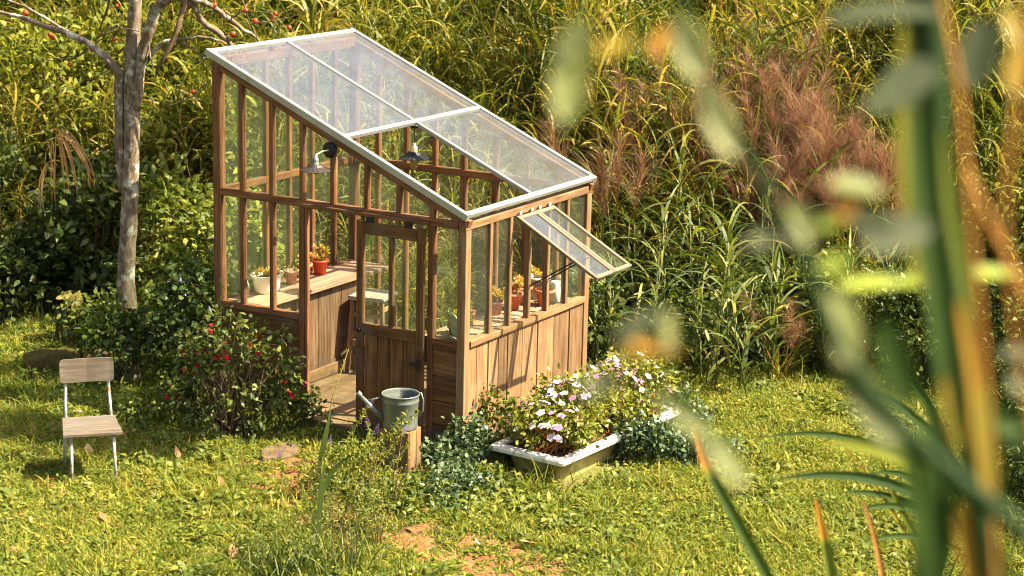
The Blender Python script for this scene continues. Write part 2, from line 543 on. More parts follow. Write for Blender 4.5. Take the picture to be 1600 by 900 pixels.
def mat_ground():
    t = NT('ground_soil')
    pos = t.n('ShaderNodeNewGeometry').outputs['Position']
    a = t.noise(pos, 1.3, 5, .6)
    b = t.noise(pos, 26, 4, .7)
    c1 = t.ramp(b, [(.3, (.06, .05, .02)), (.5, (.13, .11, .04)), (.7, (.24, .16, .075))])
    c2 = t.ramp(b, [(.3, (.04, .06, .015)), (.55, (.10, .13, .025)), (.75, (.19, .19, .04))])
    col = t.mix(t.ramp(a, [(.42, (0, 0, 0)), (.58, (1, 1, 1))]), c1, c2)
    p = t.n('ShaderNodeBsdfPrincipled', Base__Color=col, Roughness=.95, Normal=t.n('ShaderNodeBump', Strength=.6, Distance=.03, Height=b).outputs[0])
    p.inputs['Specular IOR Level'].default_value = .1
    return t.done(p)


def mat_bark():
    t = NT('lichen_bark')
    tc = t.n('ShaderNodeTexCoord').outputs['Object']
    v = t.n('ShaderNodeVectorMath', _operation='MULTIPLY', i0=tc, i1=(1, 1, .35)).outputs[0]
    n1 = t.noise(v, 28, 6, .7)
    n2 = t.noise(tc, 9, 4, .6)
    n3 = t.noise(tc, 4.0, 3, .6)
    base = t.ramp(n1, [(.3, (.05, .036, .024)), (.5, (.17, .125, .09)), (.7, (.3, .24, .18))])
    col = t.mix(t.ramp(n2, [(.53, (0, 0, 0)), (.64, (1, 1, 1))]), base, (.42, .41, .35))
    col = t.mix(t.math('MULTIPLY', t.ramp(n3, [(.5, (0, 0, 0)), (.7, (1, 1, 1))]), .4), col, (.2, .13, .08))
    p = t.n('ShaderNodeBsdfPrincipled', Base__Color=col, Roughness=.9, Normal=t.n('ShaderNodeBump', Strength=.7, Distance=.02, Height=n1).outputs[0])
    p.inputs['Specular IOR Level'].default_value = .15
    return t.done(p)


M['ground'] = mat_ground()
M['bark'] = mat_bark()

# ------------------------------------------------------------------ ground sheet
def axis(lo, hi, flo, fhi, fine, coarse):
    return np.unique(np.concatenate([np.arange(lo, flo, coarse), np.arange(flo, fhi, fine), np.arange(fhi, hi + coarse, coarse)]))


gx = axis(-60, 90, -16, 18, .2, 3.0)
gy = axis(-70, 80, -14, 16, .2, 3.0)
X, Y = np.meshgrid(gx, gy, indexing='ij')
Z = ground_z(X, Y)
nx, ny = X.shape
idx = np.arange(nx * ny).reshape(nx, ny)
q = np.stack([idx[:-1, :-1], idx[1:, :-1], idx[1:, 1:], idx[:-1, 1:]], -1).reshape(-1, 4)
b = MB()
b.add(np.stack([X, Y, Z], -1).reshape(-1, 3), q)
tag(b.build('ground', M['ground'], smooth=True), kind='structure')

# ------------------------------------------------------------------ greenhouse
W, D, HE, HS = 2.44, 1.975, 1.86, .92
HN, HR = 1.93, 2.988                      # roof top at the low and at the high edge
SL = (HR - HN) / (W + .06)
roof_z = lambda y: HN + SL * (y + .03)
gh = thing('greenhouse', 'small wooden greenhouse with a sloping glass roof and sliding door', 'greenhouse')
FR = M['frame']


def part(name, mat, fn, parent=gh, smooth=False):
    bb = MB()
    fn(bb)
    return bb.build(name, mat, parent, smooth=smooth)


def vbeam(name, x, y, z0, z1, w, d, mat=FR, parent=gh):
    """upright: w along x, d along y"""
    return part(name, mat, lambda bb: bb.beam((x, y, z0), (x, y, z1), w, d, up=(0, 1, 0)), parent)


P = .075
RT = .085                                  # rafters hang this far below the roof top
for (x, y) in ((P / 2, P / 2), (D - P / 2, P / 2)):
    vbeam('corner_post', x, y, 0, HE - .062, P, P, M['bleach'])
for (x, y) in ((P / 2, W - P / 2), (D - P / 2, W - P / 2)):
    vbeam('corner_post', x, y, 0, roof_z(y) - RT - .02, P, P)
# rafters over the two sloped walls and the top beam of the high wall
for x in (.03, D - .03):
    part('rafter', FR, lambda bb: bb.beam((x, -.012, roof_z(-.012) - RT - .009), (x, W + .0, roof_z(W) - RT - .009), .05, .07))
part('top_rail', FR, lambda bb: bb.beam((.058, W - .035, roof_z(W) - RT - .012), (D - .058, W - .035, roof_z(W) - RT - .012), .05, .09))
# horizontal rails at eaves height
for x in (.0275, D - .0275):
    part('eaves_rail', FR, lambda bb: bb.beam((x, P, HE - .03), (x, W - P, HE - .03), .055, .06))
part('eaves_beam', M['bleach'], lambda bb: bb.beam((-.004, .0325, HE - .03), (D + .004, .0325, HE - .03), .065, .06))
part('eaves_rail', FR, lambda bb: bb.beam((P, W - .0275, HE - .03), (D - P, W - .0275, HE - .03), .05, .06))
# sill rails
part('sill_rail', M['bleach'], lambda bb: bb.beam((P, .03, HS - .025), (D - P, .03, HS - .025), .085, .05))
part('sill_rail', FR, lambda bb: bb.beam((P, W - .03, HS - .025), (D - P, W - .03, HS - .025), .06, .05))
HF = .34
part('sill_rail', FR, lambda bb: bb.beam((D - .03, P, HF - .025), (D - .03, W - P, HF - .025), .06, .05))
part('sill_rail', FR, lambda bb: bb.beam((.03, 1.575, HS - .025), (.03, W - P, HS - .025), .065, .05))
part('sill_rail', FR, lambda bb: bb.beam((.03, P, HS - .025), (.03, .295, HS - .025), .065, .05))
# door wall (x = 0)
DM = [.318, .625, .93, 1.25, 1.55, 1.85, 2.15]
for y in DM:
    vbeam('upper_mullion', .025, y, HE, roof_z(y) - RT - .035, .05, .04)
for y in (1.85, 2.15):
    vbeam('mullion', .025, y, HS, HE - .06, .05, .04)
vbeam('door_post', .03, 1.55, 0, HE - .06, .06, .05)
vbeam('door_jamb', .022, 1.508, .09, HE - .06, .035, .03)
vbeam('door_post', .03, .32, 0, HE - .06, .06, .05)
vbeam('door_jamb', .03, .972, .09, HE - .06, .03, .022)
# low wall (y = 0)
LM = [.38, .68, .98, 1.28, 1.59]
for x in LM:
    vbeam('mullion', x, .028, HS, HE - .06, .04, .05, M['bleach'])
# back wall (y = W) and far wall (x = D)
BM = [.33, .66, .985, 1.31, 1.64]
for x in BM:
    vbeam('mullion', x, W - .028, HS, HE - .06, .04, .05)
    vbeam('upper_mullion', x, W - .028, HE, roof_z(W) - RT - .058, .04, .05)
for y in DM:
    vbeam('upper_mullion', D - .025, y, HE, roof_z(y) - RT - .035, .05, .04)
    vbeam('mullion', D - .025, y, HF, HE - .06, .05, .06 if .9 < y < 1.3 else .04)

# glass
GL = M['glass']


def pane(poly, off, mat=GL, parent=gh, name='glass_pane'):
    return part(name, mat, lambda bb: bb.prism(poly, off), parent)


def bays(edges, marks, half):
    e = [edges[0]] + [v for mk in marks for v in (mk - half, mk + half)] + [edges[1]]
    return [(e[i], e[i + 1]) for i in range(0, len(e), 2)]


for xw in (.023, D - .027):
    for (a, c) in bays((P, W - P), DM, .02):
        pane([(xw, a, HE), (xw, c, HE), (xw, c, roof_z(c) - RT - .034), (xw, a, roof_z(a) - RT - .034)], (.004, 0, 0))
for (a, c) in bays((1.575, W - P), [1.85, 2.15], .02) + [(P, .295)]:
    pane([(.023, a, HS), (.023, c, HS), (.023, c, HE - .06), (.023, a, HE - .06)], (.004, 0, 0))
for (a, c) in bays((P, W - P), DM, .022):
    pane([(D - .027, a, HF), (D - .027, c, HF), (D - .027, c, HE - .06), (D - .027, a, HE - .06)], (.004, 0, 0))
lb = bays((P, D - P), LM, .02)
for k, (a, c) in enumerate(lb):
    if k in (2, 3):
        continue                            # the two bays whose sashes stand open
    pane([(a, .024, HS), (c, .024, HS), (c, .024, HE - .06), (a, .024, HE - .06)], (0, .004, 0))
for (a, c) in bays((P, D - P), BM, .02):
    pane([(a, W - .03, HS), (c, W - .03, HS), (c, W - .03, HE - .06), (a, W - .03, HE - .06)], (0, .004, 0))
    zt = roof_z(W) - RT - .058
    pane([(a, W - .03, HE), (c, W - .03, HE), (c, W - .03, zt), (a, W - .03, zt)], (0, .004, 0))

# boards: low wall upright boards
jx = [.076, .2, .372, .53, .67, .9, 1.143, 1.406, 1.668, D - .076]
for k in range(len(jx) - 1):
    a, c = jx[k] + .006, jx[k + 1] - .006
    y = .02 + (.004 if k % 2 else 0) + random.uniform(0, .003)
    part('wall_board', M['bleach'], lambda bb: bb.beam(((a + c) / 2, y, .03), ((a + c) / 2, y, HS - .052), c - a, .022, up=(0, 1, 0), ch=.003))
# back and far wall boards
for k in range(7):
    a, c = .08 + k * .26, .08 + k * .26 + .252
    part('wall_board', M['apron'], lambda bb: bb.beam(((a + c) / 2, W - .03, .03), ((a + c) / 2, W - .03, HS - .052), c - a, .022, up=(0, 1, 0), ch=.003))
for k in range(9):
    a, c = .08 + k * .253, .08 + k * .253 + .246
    part('wall_board', M['apron'], lambda bb: bb.beam((D - .03, (a + c) / 2, .03), (D - .03, (a + c) / 2, HF - .052), .022, c - a, up=(0, 1, 0), ch=.003))
# door wall: lying boards left and right of the opening
for (y0, y1) in ((1.577, W - P - .002), (P + .002, .293)):
    for (z0, z1) in ((.03, .222), (.228, .412), (.418, .616), (.622, HS - .052)):
        xx = .022 + random.uniform(0, .006)
        part('wall_board', M['door'], lambda bb: bb.beam((xx, y0, (z0 + z1) / 2), (xx, y1, (z0 + z1) / 2), .022, z1 - z0, ch=.003))

# floor boards
for k in range(15):
    y0 = .078 + k * .153
    part('floor_board', M['floor'], lambda bb: bb.beam((.062, y0 + .073, .075), (D - .062, y0 + .073, .075 + random.uniform(-.001, .001)), .147, .028, ch=.003))
part('threshold', M['floor'], lambda bb: bb.beam((.0, .35, .062), (.0, 1.49, .062), .11, .04))

# the sliding door, pushed to the right in front of the wall
DX = -.035
door = MB()
for y in (.385, .945):
    door.beam((DX, y, .05), (DX, y, 1.775), .042, .062, up=(0, 1, 0))
for (z, h) in ((.1, .1), (.915, .085), (1.72, .095)):
    door.beam((DX, .417, z), (DX, .913, z), .038, h)
door = door.build('door', M['door'], gh)
part('mullion', M['door'], lambda bb: bb.beam((DX, .655, .96), (DX, .655, 1.67), .034, .04, up=(0, 1, 0)), door)
for (a, c) in ((.418, .633), (.677, .912)):
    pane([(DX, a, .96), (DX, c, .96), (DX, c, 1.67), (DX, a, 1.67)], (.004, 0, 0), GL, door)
yy = .418
for wd in (.12, .13, .115, .125):
    part('door_board', M['door'], lambda bb: bb.beam((DX + .006, yy + wd / 2, .152), (DX + .006, yy + wd / 2, .87), .018, wd - .005, up=(0, 1, 0), ch=.003), door)
    yy += wd
bb = MB()
bb.beam((DX - .028, .37, .70), (DX - .028, .46, .70), .008, .03)
bb.beam((DX - .028, .385, .66), (DX - .028, .385, .735), .01, .035, up=(0, 1, 0))
bb.tube([(DX - .03, .43, .7), (DX - .05, .43, .69), (DX - .05, .43, .66)], .006, 6)
bb.build('latch', M['black'], door)
bb = MB().tube([(DX - .022, .943, .9), (DX - .042, .943, .9)], [.019, .016], 12)
bb.build('door_knob', M['black'], door)
for y in (.50, .86):
    part('roller', M['black'], lambda bb: bb.beam((DX - .002, y, 1.77), (DX - .002, y, 1.81), .03, .06, up=(0, 1, 0)), door)
part('sliding_rail', M['door'], lambda bb: bb.beam((-.012, .33, 1.818), (-.012, 1.52, 1.818), .022, .03), gh)

# open vent sashes
for k, (x0, x1) in enumerate(((.715, 1.015), (1.02, 1.295))):
    h0 = np.array([0, -.012, 1.792])
    h1 = np.array([0, -.745, 1.392])
    dd = (h1 - h0) / np.linalg.norm(h1 - h0)
    nrm = np.array([0, dd[2], -dd[1]])
    sb = MB()
    for x in (x0 + .018, x1 - .018):
        sb.beam(h0 + np.array([x, 0, 0]), h1 + np.array([x, 0, 0]), .034, .026, up=nrm)
    for c in (h0 + dd * .018, h1 - dd * .018):
        sb.beam(c + np.array([x0 + .036, 0, 0]), c + np.array([x1 - .036, 0, 0]), .034, .024, up=nrm)
    sash = sb.build('vent_sash', M['sashwood'], gh)
    q0, q1 = h0 + dd * .036, h1 - dd * .036
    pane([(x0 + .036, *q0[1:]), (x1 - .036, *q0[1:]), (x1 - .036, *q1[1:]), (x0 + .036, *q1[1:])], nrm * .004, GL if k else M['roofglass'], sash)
    bb = MB().tube([(x0 + .26, .03, 1.17), (x0 + .24, -.5, 1.5)], .006, 6)
    bb.build('stay', M['black'], sash)
    bb = MB()
    for x in (x0 + .06, x1 - .06):
        bb.beam((x - .02, -.014, 1.815), (x + .02, -.014, 1.815), .012, .03)
    bb.build('hinge', M['alu'], sash)

# roof: aluminium bars and three panes, the low left field is open
RO = np.array([0, -SL, 1.0])
RO /= np.linalg.norm(RO)
rp = lambda x, y, o=0.0: np.array([x, y, roof_z(y)]) - RO * o
YM = 1.125
for (x, w) in ((-.01, .042), (D + .01, .042)):
    part('roof_bar', M['alu'], lambda bb: bb.beam(rp(x, -.03, .028), rp(x, W + .03, .028), w, .056, up=RO))
part('roof_bar', M['alu'], lambda bb: bb.beam(rp(.988, .02, .02), rp(.988, YM - .02, .02), .034, .034, up=RO))
part('roof_bar', M['alu'], lambda bb: bb.beam(rp(.988, YM + .02, .02), rp(.988, W + .0, .02), .034, .034, up=RO))
for (y, w, o) in ((-.005, .05, .021), (W + .005, .05, .021), (YM, .042, .019)):
    part('roof_bar', M['alu'], lambda bb: bb.beam(rp(.0125, y, o), rp(D - .0125, y, o), w, .036, up=RO))
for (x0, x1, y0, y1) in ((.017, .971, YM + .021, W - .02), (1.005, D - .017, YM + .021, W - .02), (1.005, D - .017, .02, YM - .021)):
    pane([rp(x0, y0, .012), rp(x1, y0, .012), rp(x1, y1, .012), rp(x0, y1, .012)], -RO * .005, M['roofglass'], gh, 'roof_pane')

# ------------------------------------------------------------------ things in the greenhouse
t = thing('potting_bench', 'long wooden bench with board front along the back wall', 'bench', (.1, 2.1, .09))
bb = MB()
for k in range(3):
    part('bench_plank', M['bench'], lambda bb: bb.beam((-.035, -.07 + k * .131, .815), (1.79, -.07 + k * .131, .815), .128, .032, ch=.004), t)
for k in range(9):
    part('front_board', M['apron'], lambda bb: bb.beam((-.02 + k * .163 + .08, -.06, .01), (-.02 + k * .163 + .08, -.06, .797), .158, .02, up=(0, 1, 0), ch=.002), t)
part('baseboard', M['floor'], lambda bb: bb.beam((-.02, -.082, .055), (1.45, -.082, .055), .02, .1), t)
for x in (1.47, 1.77):
    part('leg', M['apron'], lambda bb: bb.beam((x, .15, 0), (x, .15, .798), .05, .05, up=(0, 1, 0)), t)
t = thing('potting_shelf', 'slatted wooden shelf with pots inside the low glazed wall', 'shelf', (.1, .25, .09))
for k in range(4):
    part('shelf_slat', M['bench'], lambda bb: bb.beam((-.015, -.12 + k * .092, .80), (1.77, -.12 + k * .092, .80), .08, .025, ch=.003), t)
for x in (.05, .9, 1.74):
    part('leg', M['apron'], lambda bb: bb.beam((x, .12, 0), (x, .12, .786), .045, .045, up=(0, 1, 0)), t)

t = thing('wooden_stool', 'wooden stool with a pale grey seat behind the sliding door', 'stool', (1.42, 1.83, .09), rad(12))
part('seat', M['stoolwood'], lambda bb: bb.beam((-.17, 0, .67), (.17, 0, .67), .34, .035, ch=.01), t)
for sx in (-1, 1):
    for sy in (-1, 1):
        part('leg', M['floor'], lambda bb: bb.beam((.17 * sx, .17 * sy, 0), (.135 * sx, .135 * sy, .652), .036, .036, up=(0, 1, 0)), t)
for z, e in ((.57, .138), (.33, .15)):
    for sg in (-1, 1):
        part('stretcher', M['floor'], lambda bb: bb.beam((-e + .016, e * sg, z), (e - .016, e * sg, z), .022, .04), t)
        part('stretcher', M['floor'], lambda bb: bb.beam((e * sg, -e + .016, z - .05), (e * sg, e - .016, z - .05), .022, .04), t)


def rosette_plant(bb, n, R, H, z0, lsz, tlo=0, thi=1, spread=1.0):
    """fat succulent leaves in several rosettes"""
    k = max(3, n // 12)
    for _ in range(k):
        a, r = random.uniform(0, 6.28), R * math.sqrt(random.random()) * spread
        c = np.array([r * math.cos(a), r * math.sin(a), z0 + random.uniform(.15, 1) * H])
        bb.tube([(c[0] * .6, c[1] * .6, z0 - .01), c], .004, 5, tint=.2)
        m_ = n // k
        az = np.arange(m_) * 2.4 + random.random()
        el = np.linspace(1.3, .1, m_)
        d = np.stack([np.cos(az) * np.cos(el), np.sin(az) * np.cos(el), np.sin(el)], 1)
        up = np.tile(np.array([0, 0, 1.0]), (m_, 1)) + d * -.3 + RNG.normal(size=(m_, 3)) * .05
        tb = random.uniform(tlo, thi)
        bb.leaves(np.tile(c, (m_, 1)), d, up, RNG.uniform(.7, 1.1, m_) * lsz, lsz * .42, np.clip(tb + RNG.normal(0, .1, m_), 0, 1), -.15, .12)


def potted(name, label, cat, loc, prof, pmat, plant, group=None, sx=1, sy=1, rz=0, soil=None):
    t = thing(name, label, cat, loc, rz, group)
    b1 = MB().lathe(prof, n=24, sx=sx, sy=sy)
    b1.build('pot', pmat, t, smooth=True)
    if soil:
        MB().lathe([(soil[0], soil[1]), (soil[0] * .5, soil[1] + .006), (.001, soil[1] + .008)], n=20, sx=sx, sy=sy).build('soil', M['soil'], t, smooth=True)
    if plant:
        b2 = MB()
        rosette_plant(b2, *plant)
        b2.build('plant', M['succ'], t)
    return t


def potprof(rb, rt, h, rim=.012, rh=.03, wall=.008):
    return [(.001, 0), (rb, 0), (rb + (rt - rb) * .8, h - rh), (rt + rim * .6, h - rh), (rt + rim, h), (rt, h), (rt - wall, h - .02), (rb, .03), (.001, .03)]


BZ = .90 + .023
potted('white_basin', 'wide white oval basin of yellow succulents on the back bench', 'planter', (.45, 2.24, BZ),
       [(.001, 0), (.10, 0), (.115, .03), (.135, .13), (.15, .15), (.15, .158), (.135, .155), (.118, .12), (.10, .05), (.001, .05)], M['whitepot'], (150, .11, .06, .13, .06, .35, .8), sx=1.1, sy=.8, soil=(.118, .125))
potted('terracotta_pot', 'small dusty pink terracotta pot beside the white basin', 'pot', (.80, 2.25, BZ), potprof(.042, .055, .12), M['pinkpot'], (40, .03, .03, .11, .035, .1, .5), soil=(.048, .095))
potted('terracotta_pot', 'terracotta pot with pinkish succulent half behind the door post', 'pot', (1.07, 2.31, BZ), potprof(.045, .06, .12), M['terracotta'], (90, .07, .09, .11, .05, .5, 1), soil=(.05, .095))
potted('red_pot', 'bright red flowerpot with yellow succulents on the back bench', 'pot', (1.24, 2.27, BZ), potprof(.05, .068, .13, .007, .02), M['redpot'], (120, .06, .1, .12, .05, .2, 1), soil=(.058, .105))
t = thing('round_dish', 'pale round dish leaning against the glass left of the white basin', 'dish', (.19, 2.3, BZ), rad(65))
MB().lathe([(.001, .012), (.09, .01), (.105, .0), (.11, .004), (.092, .02), (.001, .022)], n=28).build('dish', M['disc'], t, rot=(rad(78), 0, 0), loc=(0, 0, .108), smooth=True)
SZ = .09 + .8125
tc_label = ['terracotta pot of yellow succulents behind the first open vent', 'wide terracotta pot with orange succulents in the middle of the shelf',
            'terracotta pot with a small green plant beside the grey planter']
potted('terracotta_pot', tc_label[0], 'pot', (1.22, .30, SZ), potprof(.05, .075, .14), M['terracotta'], (130, .08, .09, .13, .05, .3, .9), 'terracotta pots on the low wall shelf', soil=(.062, .115))
potted('terracotta_pot', tc_label[1], 'pot', (1.43, .34, SZ), potprof(.06, .085, .15), M['terracotta'], (130, .08, .08, .14, .05, .5, 1), 'terracotta pots on the low wall shelf', soil=(.07, .125))
potted('terracotta_pot', tc_label[2], 'pot', (1.48, .15, SZ), potprof(.05, .075, .14), M['terracotta'], (50, .04, .1, .13, .05, .0, .3), 'terracotta pots on the low wall shelf', soil=(.062, .115))
potted('terracotta_pot', 'small terracotta pot near the front end of the shelf', 'pot', (.56, .33, SZ), potprof(.045, .062, .11), M['terracotta'], (70, .05, .06, .1, .045, .2, .7), 'terracotta pots on the low wall shelf', soil=(.05, .085))
potted('shallow_bowl', 'shallow dark bowl of yellow green succulents at the front corner', 'planter', (.27, .22, SZ), potprof(.07, .09, .07, .006, .015), M['stone'], (200, .1, .1, .06, .05, .05, .45), soil=(.078, .05))
potted('terracotta_pot', 'pot of pale yellow succulents behind the second glazed bay', 'pot', (.98, .33, SZ), potprof(.05, .07, .12), M['pinkpot'], (170, .1, .1, .11, .05, .3, .8), 'terracotta pots on the low wall shelf', soil=(.056, .095))
potted('grey_planter', 'tall pale grey planter behind the terracotta pots', 'planter', (1.68, .33, SZ), potprof(.075, .1, .19, .008, .03), M['greypot'], (60, .07, .05, .18, .05, .4, 1), soil=(.085, .16))
t = thing('yellow_bottle', 'yellow plastic bottle at the far end of the shelf', 'bottle', (1.75, .15, SZ))
MB().lathe([(.001, 0), (.04, 0), (.042, .01), (.042, .13), (.03, .15), (.014, .165), (.014, .19)], n=20).build('body', M['bottle'], t, smooth=True)
MB().lathe([(.018, .18), (.018, .205), (.001, .207)], n=16).build('cap', M['whitepot'], t, smooth=True)
t = thing('white_jug', 'white enamel jug beside the yellow bottle', 'jug', (1.63, .13, SZ))
MB().lathe([(.001, 0), (.045, 0), (.055, .02), (.05, .1), (.035, .15), (.042, .18), (.038, .18), (.03, .15), (.04, .05), (.001, .03)], n=20).build('body', M['whitepot'], t, smooth=True)
MB().tube([(.04, 0, .16), (.085, 0, .15), (.09, 0, .09), (.052, 0, .06)], .006, 8).build('handle', M['whitepot'], t, smooth=True)
t = thing('round_dish', 'grey green round dish leaning at the front corner pane', 'dish', (.12, .17, SZ), rad(60))
MB().lathe([(.001, .012), (.085, .01), (.1, .0), (.104, .004), (.088, .02), (.001, .022)], n=28).build('dish', M['disc'], t, rot=(rad(78), 0, 0), loc=(0, 0, .102), smooth=True)

# lamps
def shade_bm(bb, c, r, h):
    n = 36
    c = np.array(c)
    V, k = [], 0
    for (rr, z) in ((.035, h), (.05, h * .93), (r * .55, h * .55), (r * .85, h * .2), (r, 0), (r * .97, -.004), (r * .82, h * .14), (r * .5, h * .46), (.03, h * .8)):
        for j in range(n):
            a = 2 * math.pi * j / n
            s = 1 + (.03 * (1 if j % 2 else -1)) * (rr / r)
            V.append(c + np.array([rr * s * math.cos(a), rr * s * math.sin(a), z]))
        k += 1
    bb.add(V, [(i * n + j, i * n + (j + 1) % n, (i + 1) * n + (j + 1) % n, (i + 1) * n + j) for i in range(k - 1) for j in range(n)])


lp = on_x(493, 266, -.16)
t = thing('wall_lamp', 'outdoor wall lamp with pleated shade above the open doorway', 'lamp', (0, 1.265, 2.29))
MB().tube([(-.001, 0, 0), (-.02, 0, 0), (-.032, 0, 0)], [.062, .062, .04], 24).build('back_plate', M['black'], t)
sx_, sy_, sz_ = lp[0], lp[1] - 1.265, lp[2] - 2.29
MB().tube([(-.03, 0, -.0), (-.08, .02, -.005), (sx_, sy_, sz_ + .12)], .008, 8).build('arm', M['brass'], t)
MB().lathe([(.001, .125), (.016, .12), (.016, .10), (.024, .095), (.028, .075), (.026, .055), (.034, .05), (.03, .035)], (sx_, sy_, sz_), 16).build('socket', M['zinc'], t, smooth=True)
b1 = MB()
shade_bm(b1, (sx_, sy_, sz_), .122, .05)
b1.build('shade', M['shade'], t)
MB().lathe([(.012, .03), (.022, .0), (.02, -.02), (.001, -.035)], (sx_, sy_, sz_), 14).build('bulb', M['bulb'], t, smooth=True)
pz = 2.105
t = thing('pendant_lamp', 'pendant lamp with dark scalloped shade under the roof crossing', 'lamp', (.988, 1.135, 0))
zt = roof_z(1.135) - .038
MB().lathe([(.001, zt), (.05, zt - .002), (.05, zt - .02), (.02, zt - .035), (.001, zt - .036)], n=18).build('ceiling_rose', M['black'], t, smooth=True)
MB().tube([(0, 0, zt - .03), (.004, 0, pz + .12)], .004, 6).build('cord', M['black'], t)
MB().lathe([(.001, pz + .125), (.014, pz + .12), (.014, pz + .1), (.026, pz + .095), (.03, pz + .07), (.034, pz + .05)], n=16).build('socket', M['brass'], t, smooth=True)
b1 = MB()
shade_bm(b1, (0, 0, pz), .125, .055)
b1.build('shade', M['black'], t)
MB().lathe([(.014, pz + .03), (.034, pz - .02), (.036, pz - .06), (.02, pz - .095), (.001, pz - .1)], n=16).build('bulb', M['bulb'], t, smooth=True)

# ------------------------------------------------------------------ chair on the lawn
fl, fr_ = np.array([-2.117, 2.084]), np.array([-1.911, 1.838])
mid = (fl + fr_) / 2
axx = (fr_ - fl) / np.linalg.norm(fr_ - fl)
rz = math.atan2(axx[1], axx[0]) + rad(7)
gz = float(ground_z(*mid))
ch = thing('school_chair', 'old chair with worn white metal legs and wooden seat on the lawn', 'chair', (mid[0], mid[1], gz), rz)
cb = MB()
N = 7
for k in range(N):
    for j in range(7):
        xx, yv = -.215 + .43 * k / (N - 1), -.035 + .38 * j / 6
        zz = .415 - .012 * math.sin(math.pi * j / 6) + (-.022 * (1 - min(1, j / 1.0)) if j < 1 else 0)
        xx2 = xx * (1 - .1 * j / 6)
        cb.add([(xx2, yv, zz)], gc=[(xx2, yv, zz)])
cb.v = [np.concatenate(cb.v)]
top = cb.v[0]
cb2 = MB()
cb2.add(np.concatenate([top, top - np.array([0, 0, .018])]),
        [(k * 7 + j, (k + 1) * 7 + j, (k + 1) * 7 + j + 1, k * 7 + j + 1) for k in range(N - 1) for j in range(6)] +
        [(49 + k * 7 + j + 1, 49 + (k + 1) * 7 + j + 1, 49 + (k + 1) * 7 + j, 49 + k * 7 + j) for k in range(N - 1) for j in range(6)] +
        [(k * 7, 49 + k * 7, 49 + (k + 1) * 7, (k + 1) * 7) for k in range(N - 1)] + [(k * 7 + 6, (k + 1) * 7 + 6, 49 + (k + 1) * 7 + 6, 49 + k * 7 + 6) for k in range(N - 1)] +
        [(j, j + 1, 49 + j + 1, 49 + j) for j in range(6)] + [(42 + j, 49 + 42 + j, 49 + 42 + j + 1, 42 + j + 1) for j in range(6)],
        gc=np.concatenate([top, top]))
cb2.build('seat', M['chairwood'], ch)
# back board: rounded corners, slightly curved
prof = []
hw, hh, rc = .2, .088, .025
for (cx, cz, a0) in ((hw - rc, hh - rc, 0), (-hw + rc, hh - rc, 90), (-hw + rc, -hh + rc, 180), (hw - rc, -hh + rc, 270)):
    for a in (0, 30, 60, 90):
        prof.append((cx + rc * math.cos(rad(a0 + a)), cz + rc * math.sin(rad(a0 + a))))
bk = MB()
cv = lambda x: .018 * (1 - (x / hw) ** 2)
n = len(prof)
Fv = [(x, .405 + cv(x) + z * .1, .755 + z) for x, z in prof]
Bv = [(x, y + .014, z) for x, y, z in Fv]
# strips across x so the curve shows
xs = np.array([-.2, -.197, -.19, -.175, -.09, .09, .175, .19, .197])
xs = np.array([-.2, -.1965, -.188, -.172, 0, .172, .188, .1965, .2])
def edge_z(x):
    d = max(0, abs(x) - (hw - rc))
    return hh - rc + math.sqrt(max(0, rc * rc - d * d))
V = []
for x in xs:
    e = edge_z(x)
    for z in (-e, -e / 3, e / 3, e):
        V.append((x, .405 + cv(x) + z * .1, .755 + z))
V = np.array(V)
f4 = [(i * 4 + j, i * 4 + 4 + j, i * 4 + 5 + j, i * 4 + 1 + j) for i in range(8) for j in range(3)]
o = 36
f4 += [tuple(o + v for v in reversed(qq)) for qq in f4]
f4 += [(i * 4 + 4, i * 4, o + i * 4, o + i * 4 + 4) for i in range(8)] + [(i * 4 + 3, i * 4 + 7, o + i * 4 + 7, o + i * 4 + 3) for i in range(8)]
f4 += [(1 + j, j, o + j, o + j + 1) for j in range(3)][:0] + [(j, j + 1, o + j + 1, o + j) for j in range(3)] + [(32 + j + 1, 32 + j, o + 32 + j, o + 32 + j + 1) for j in range(3)]
bk.add(np.concatenate([V, V + np.array([0, .014, 0])]), f4, gc=np.concatenate([V, V]))
bk.build('backrest', M['chairwood'], ch)
for s in (-1, 1):
    MB().tube([(.162 * s, -.01, -.03), (.152 * s, .005, .398)], .0125, 10).build('leg', M['white_metal'], ch, smooth=True)
    MB().tube([(.188 * s, .40, -.03), (.17 * s, .345, .40)], .0125, 10).build('leg', M['white_metal'], ch, smooth=True)
    MB().tube([(.168 * s, .34, .38), (.165 * s, .395, .5), (.158 * s, .436, .66), (.155 * s, .449, .80)], .0125, 10).build('back_post', M['white_metal'], ch, smooth=True)
    MB().tube([(.152 * s, 0, .385), (.168 * s, .345, .385)], .01, 8).build('seat_rail', M['white_metal'], ch, smooth=True)

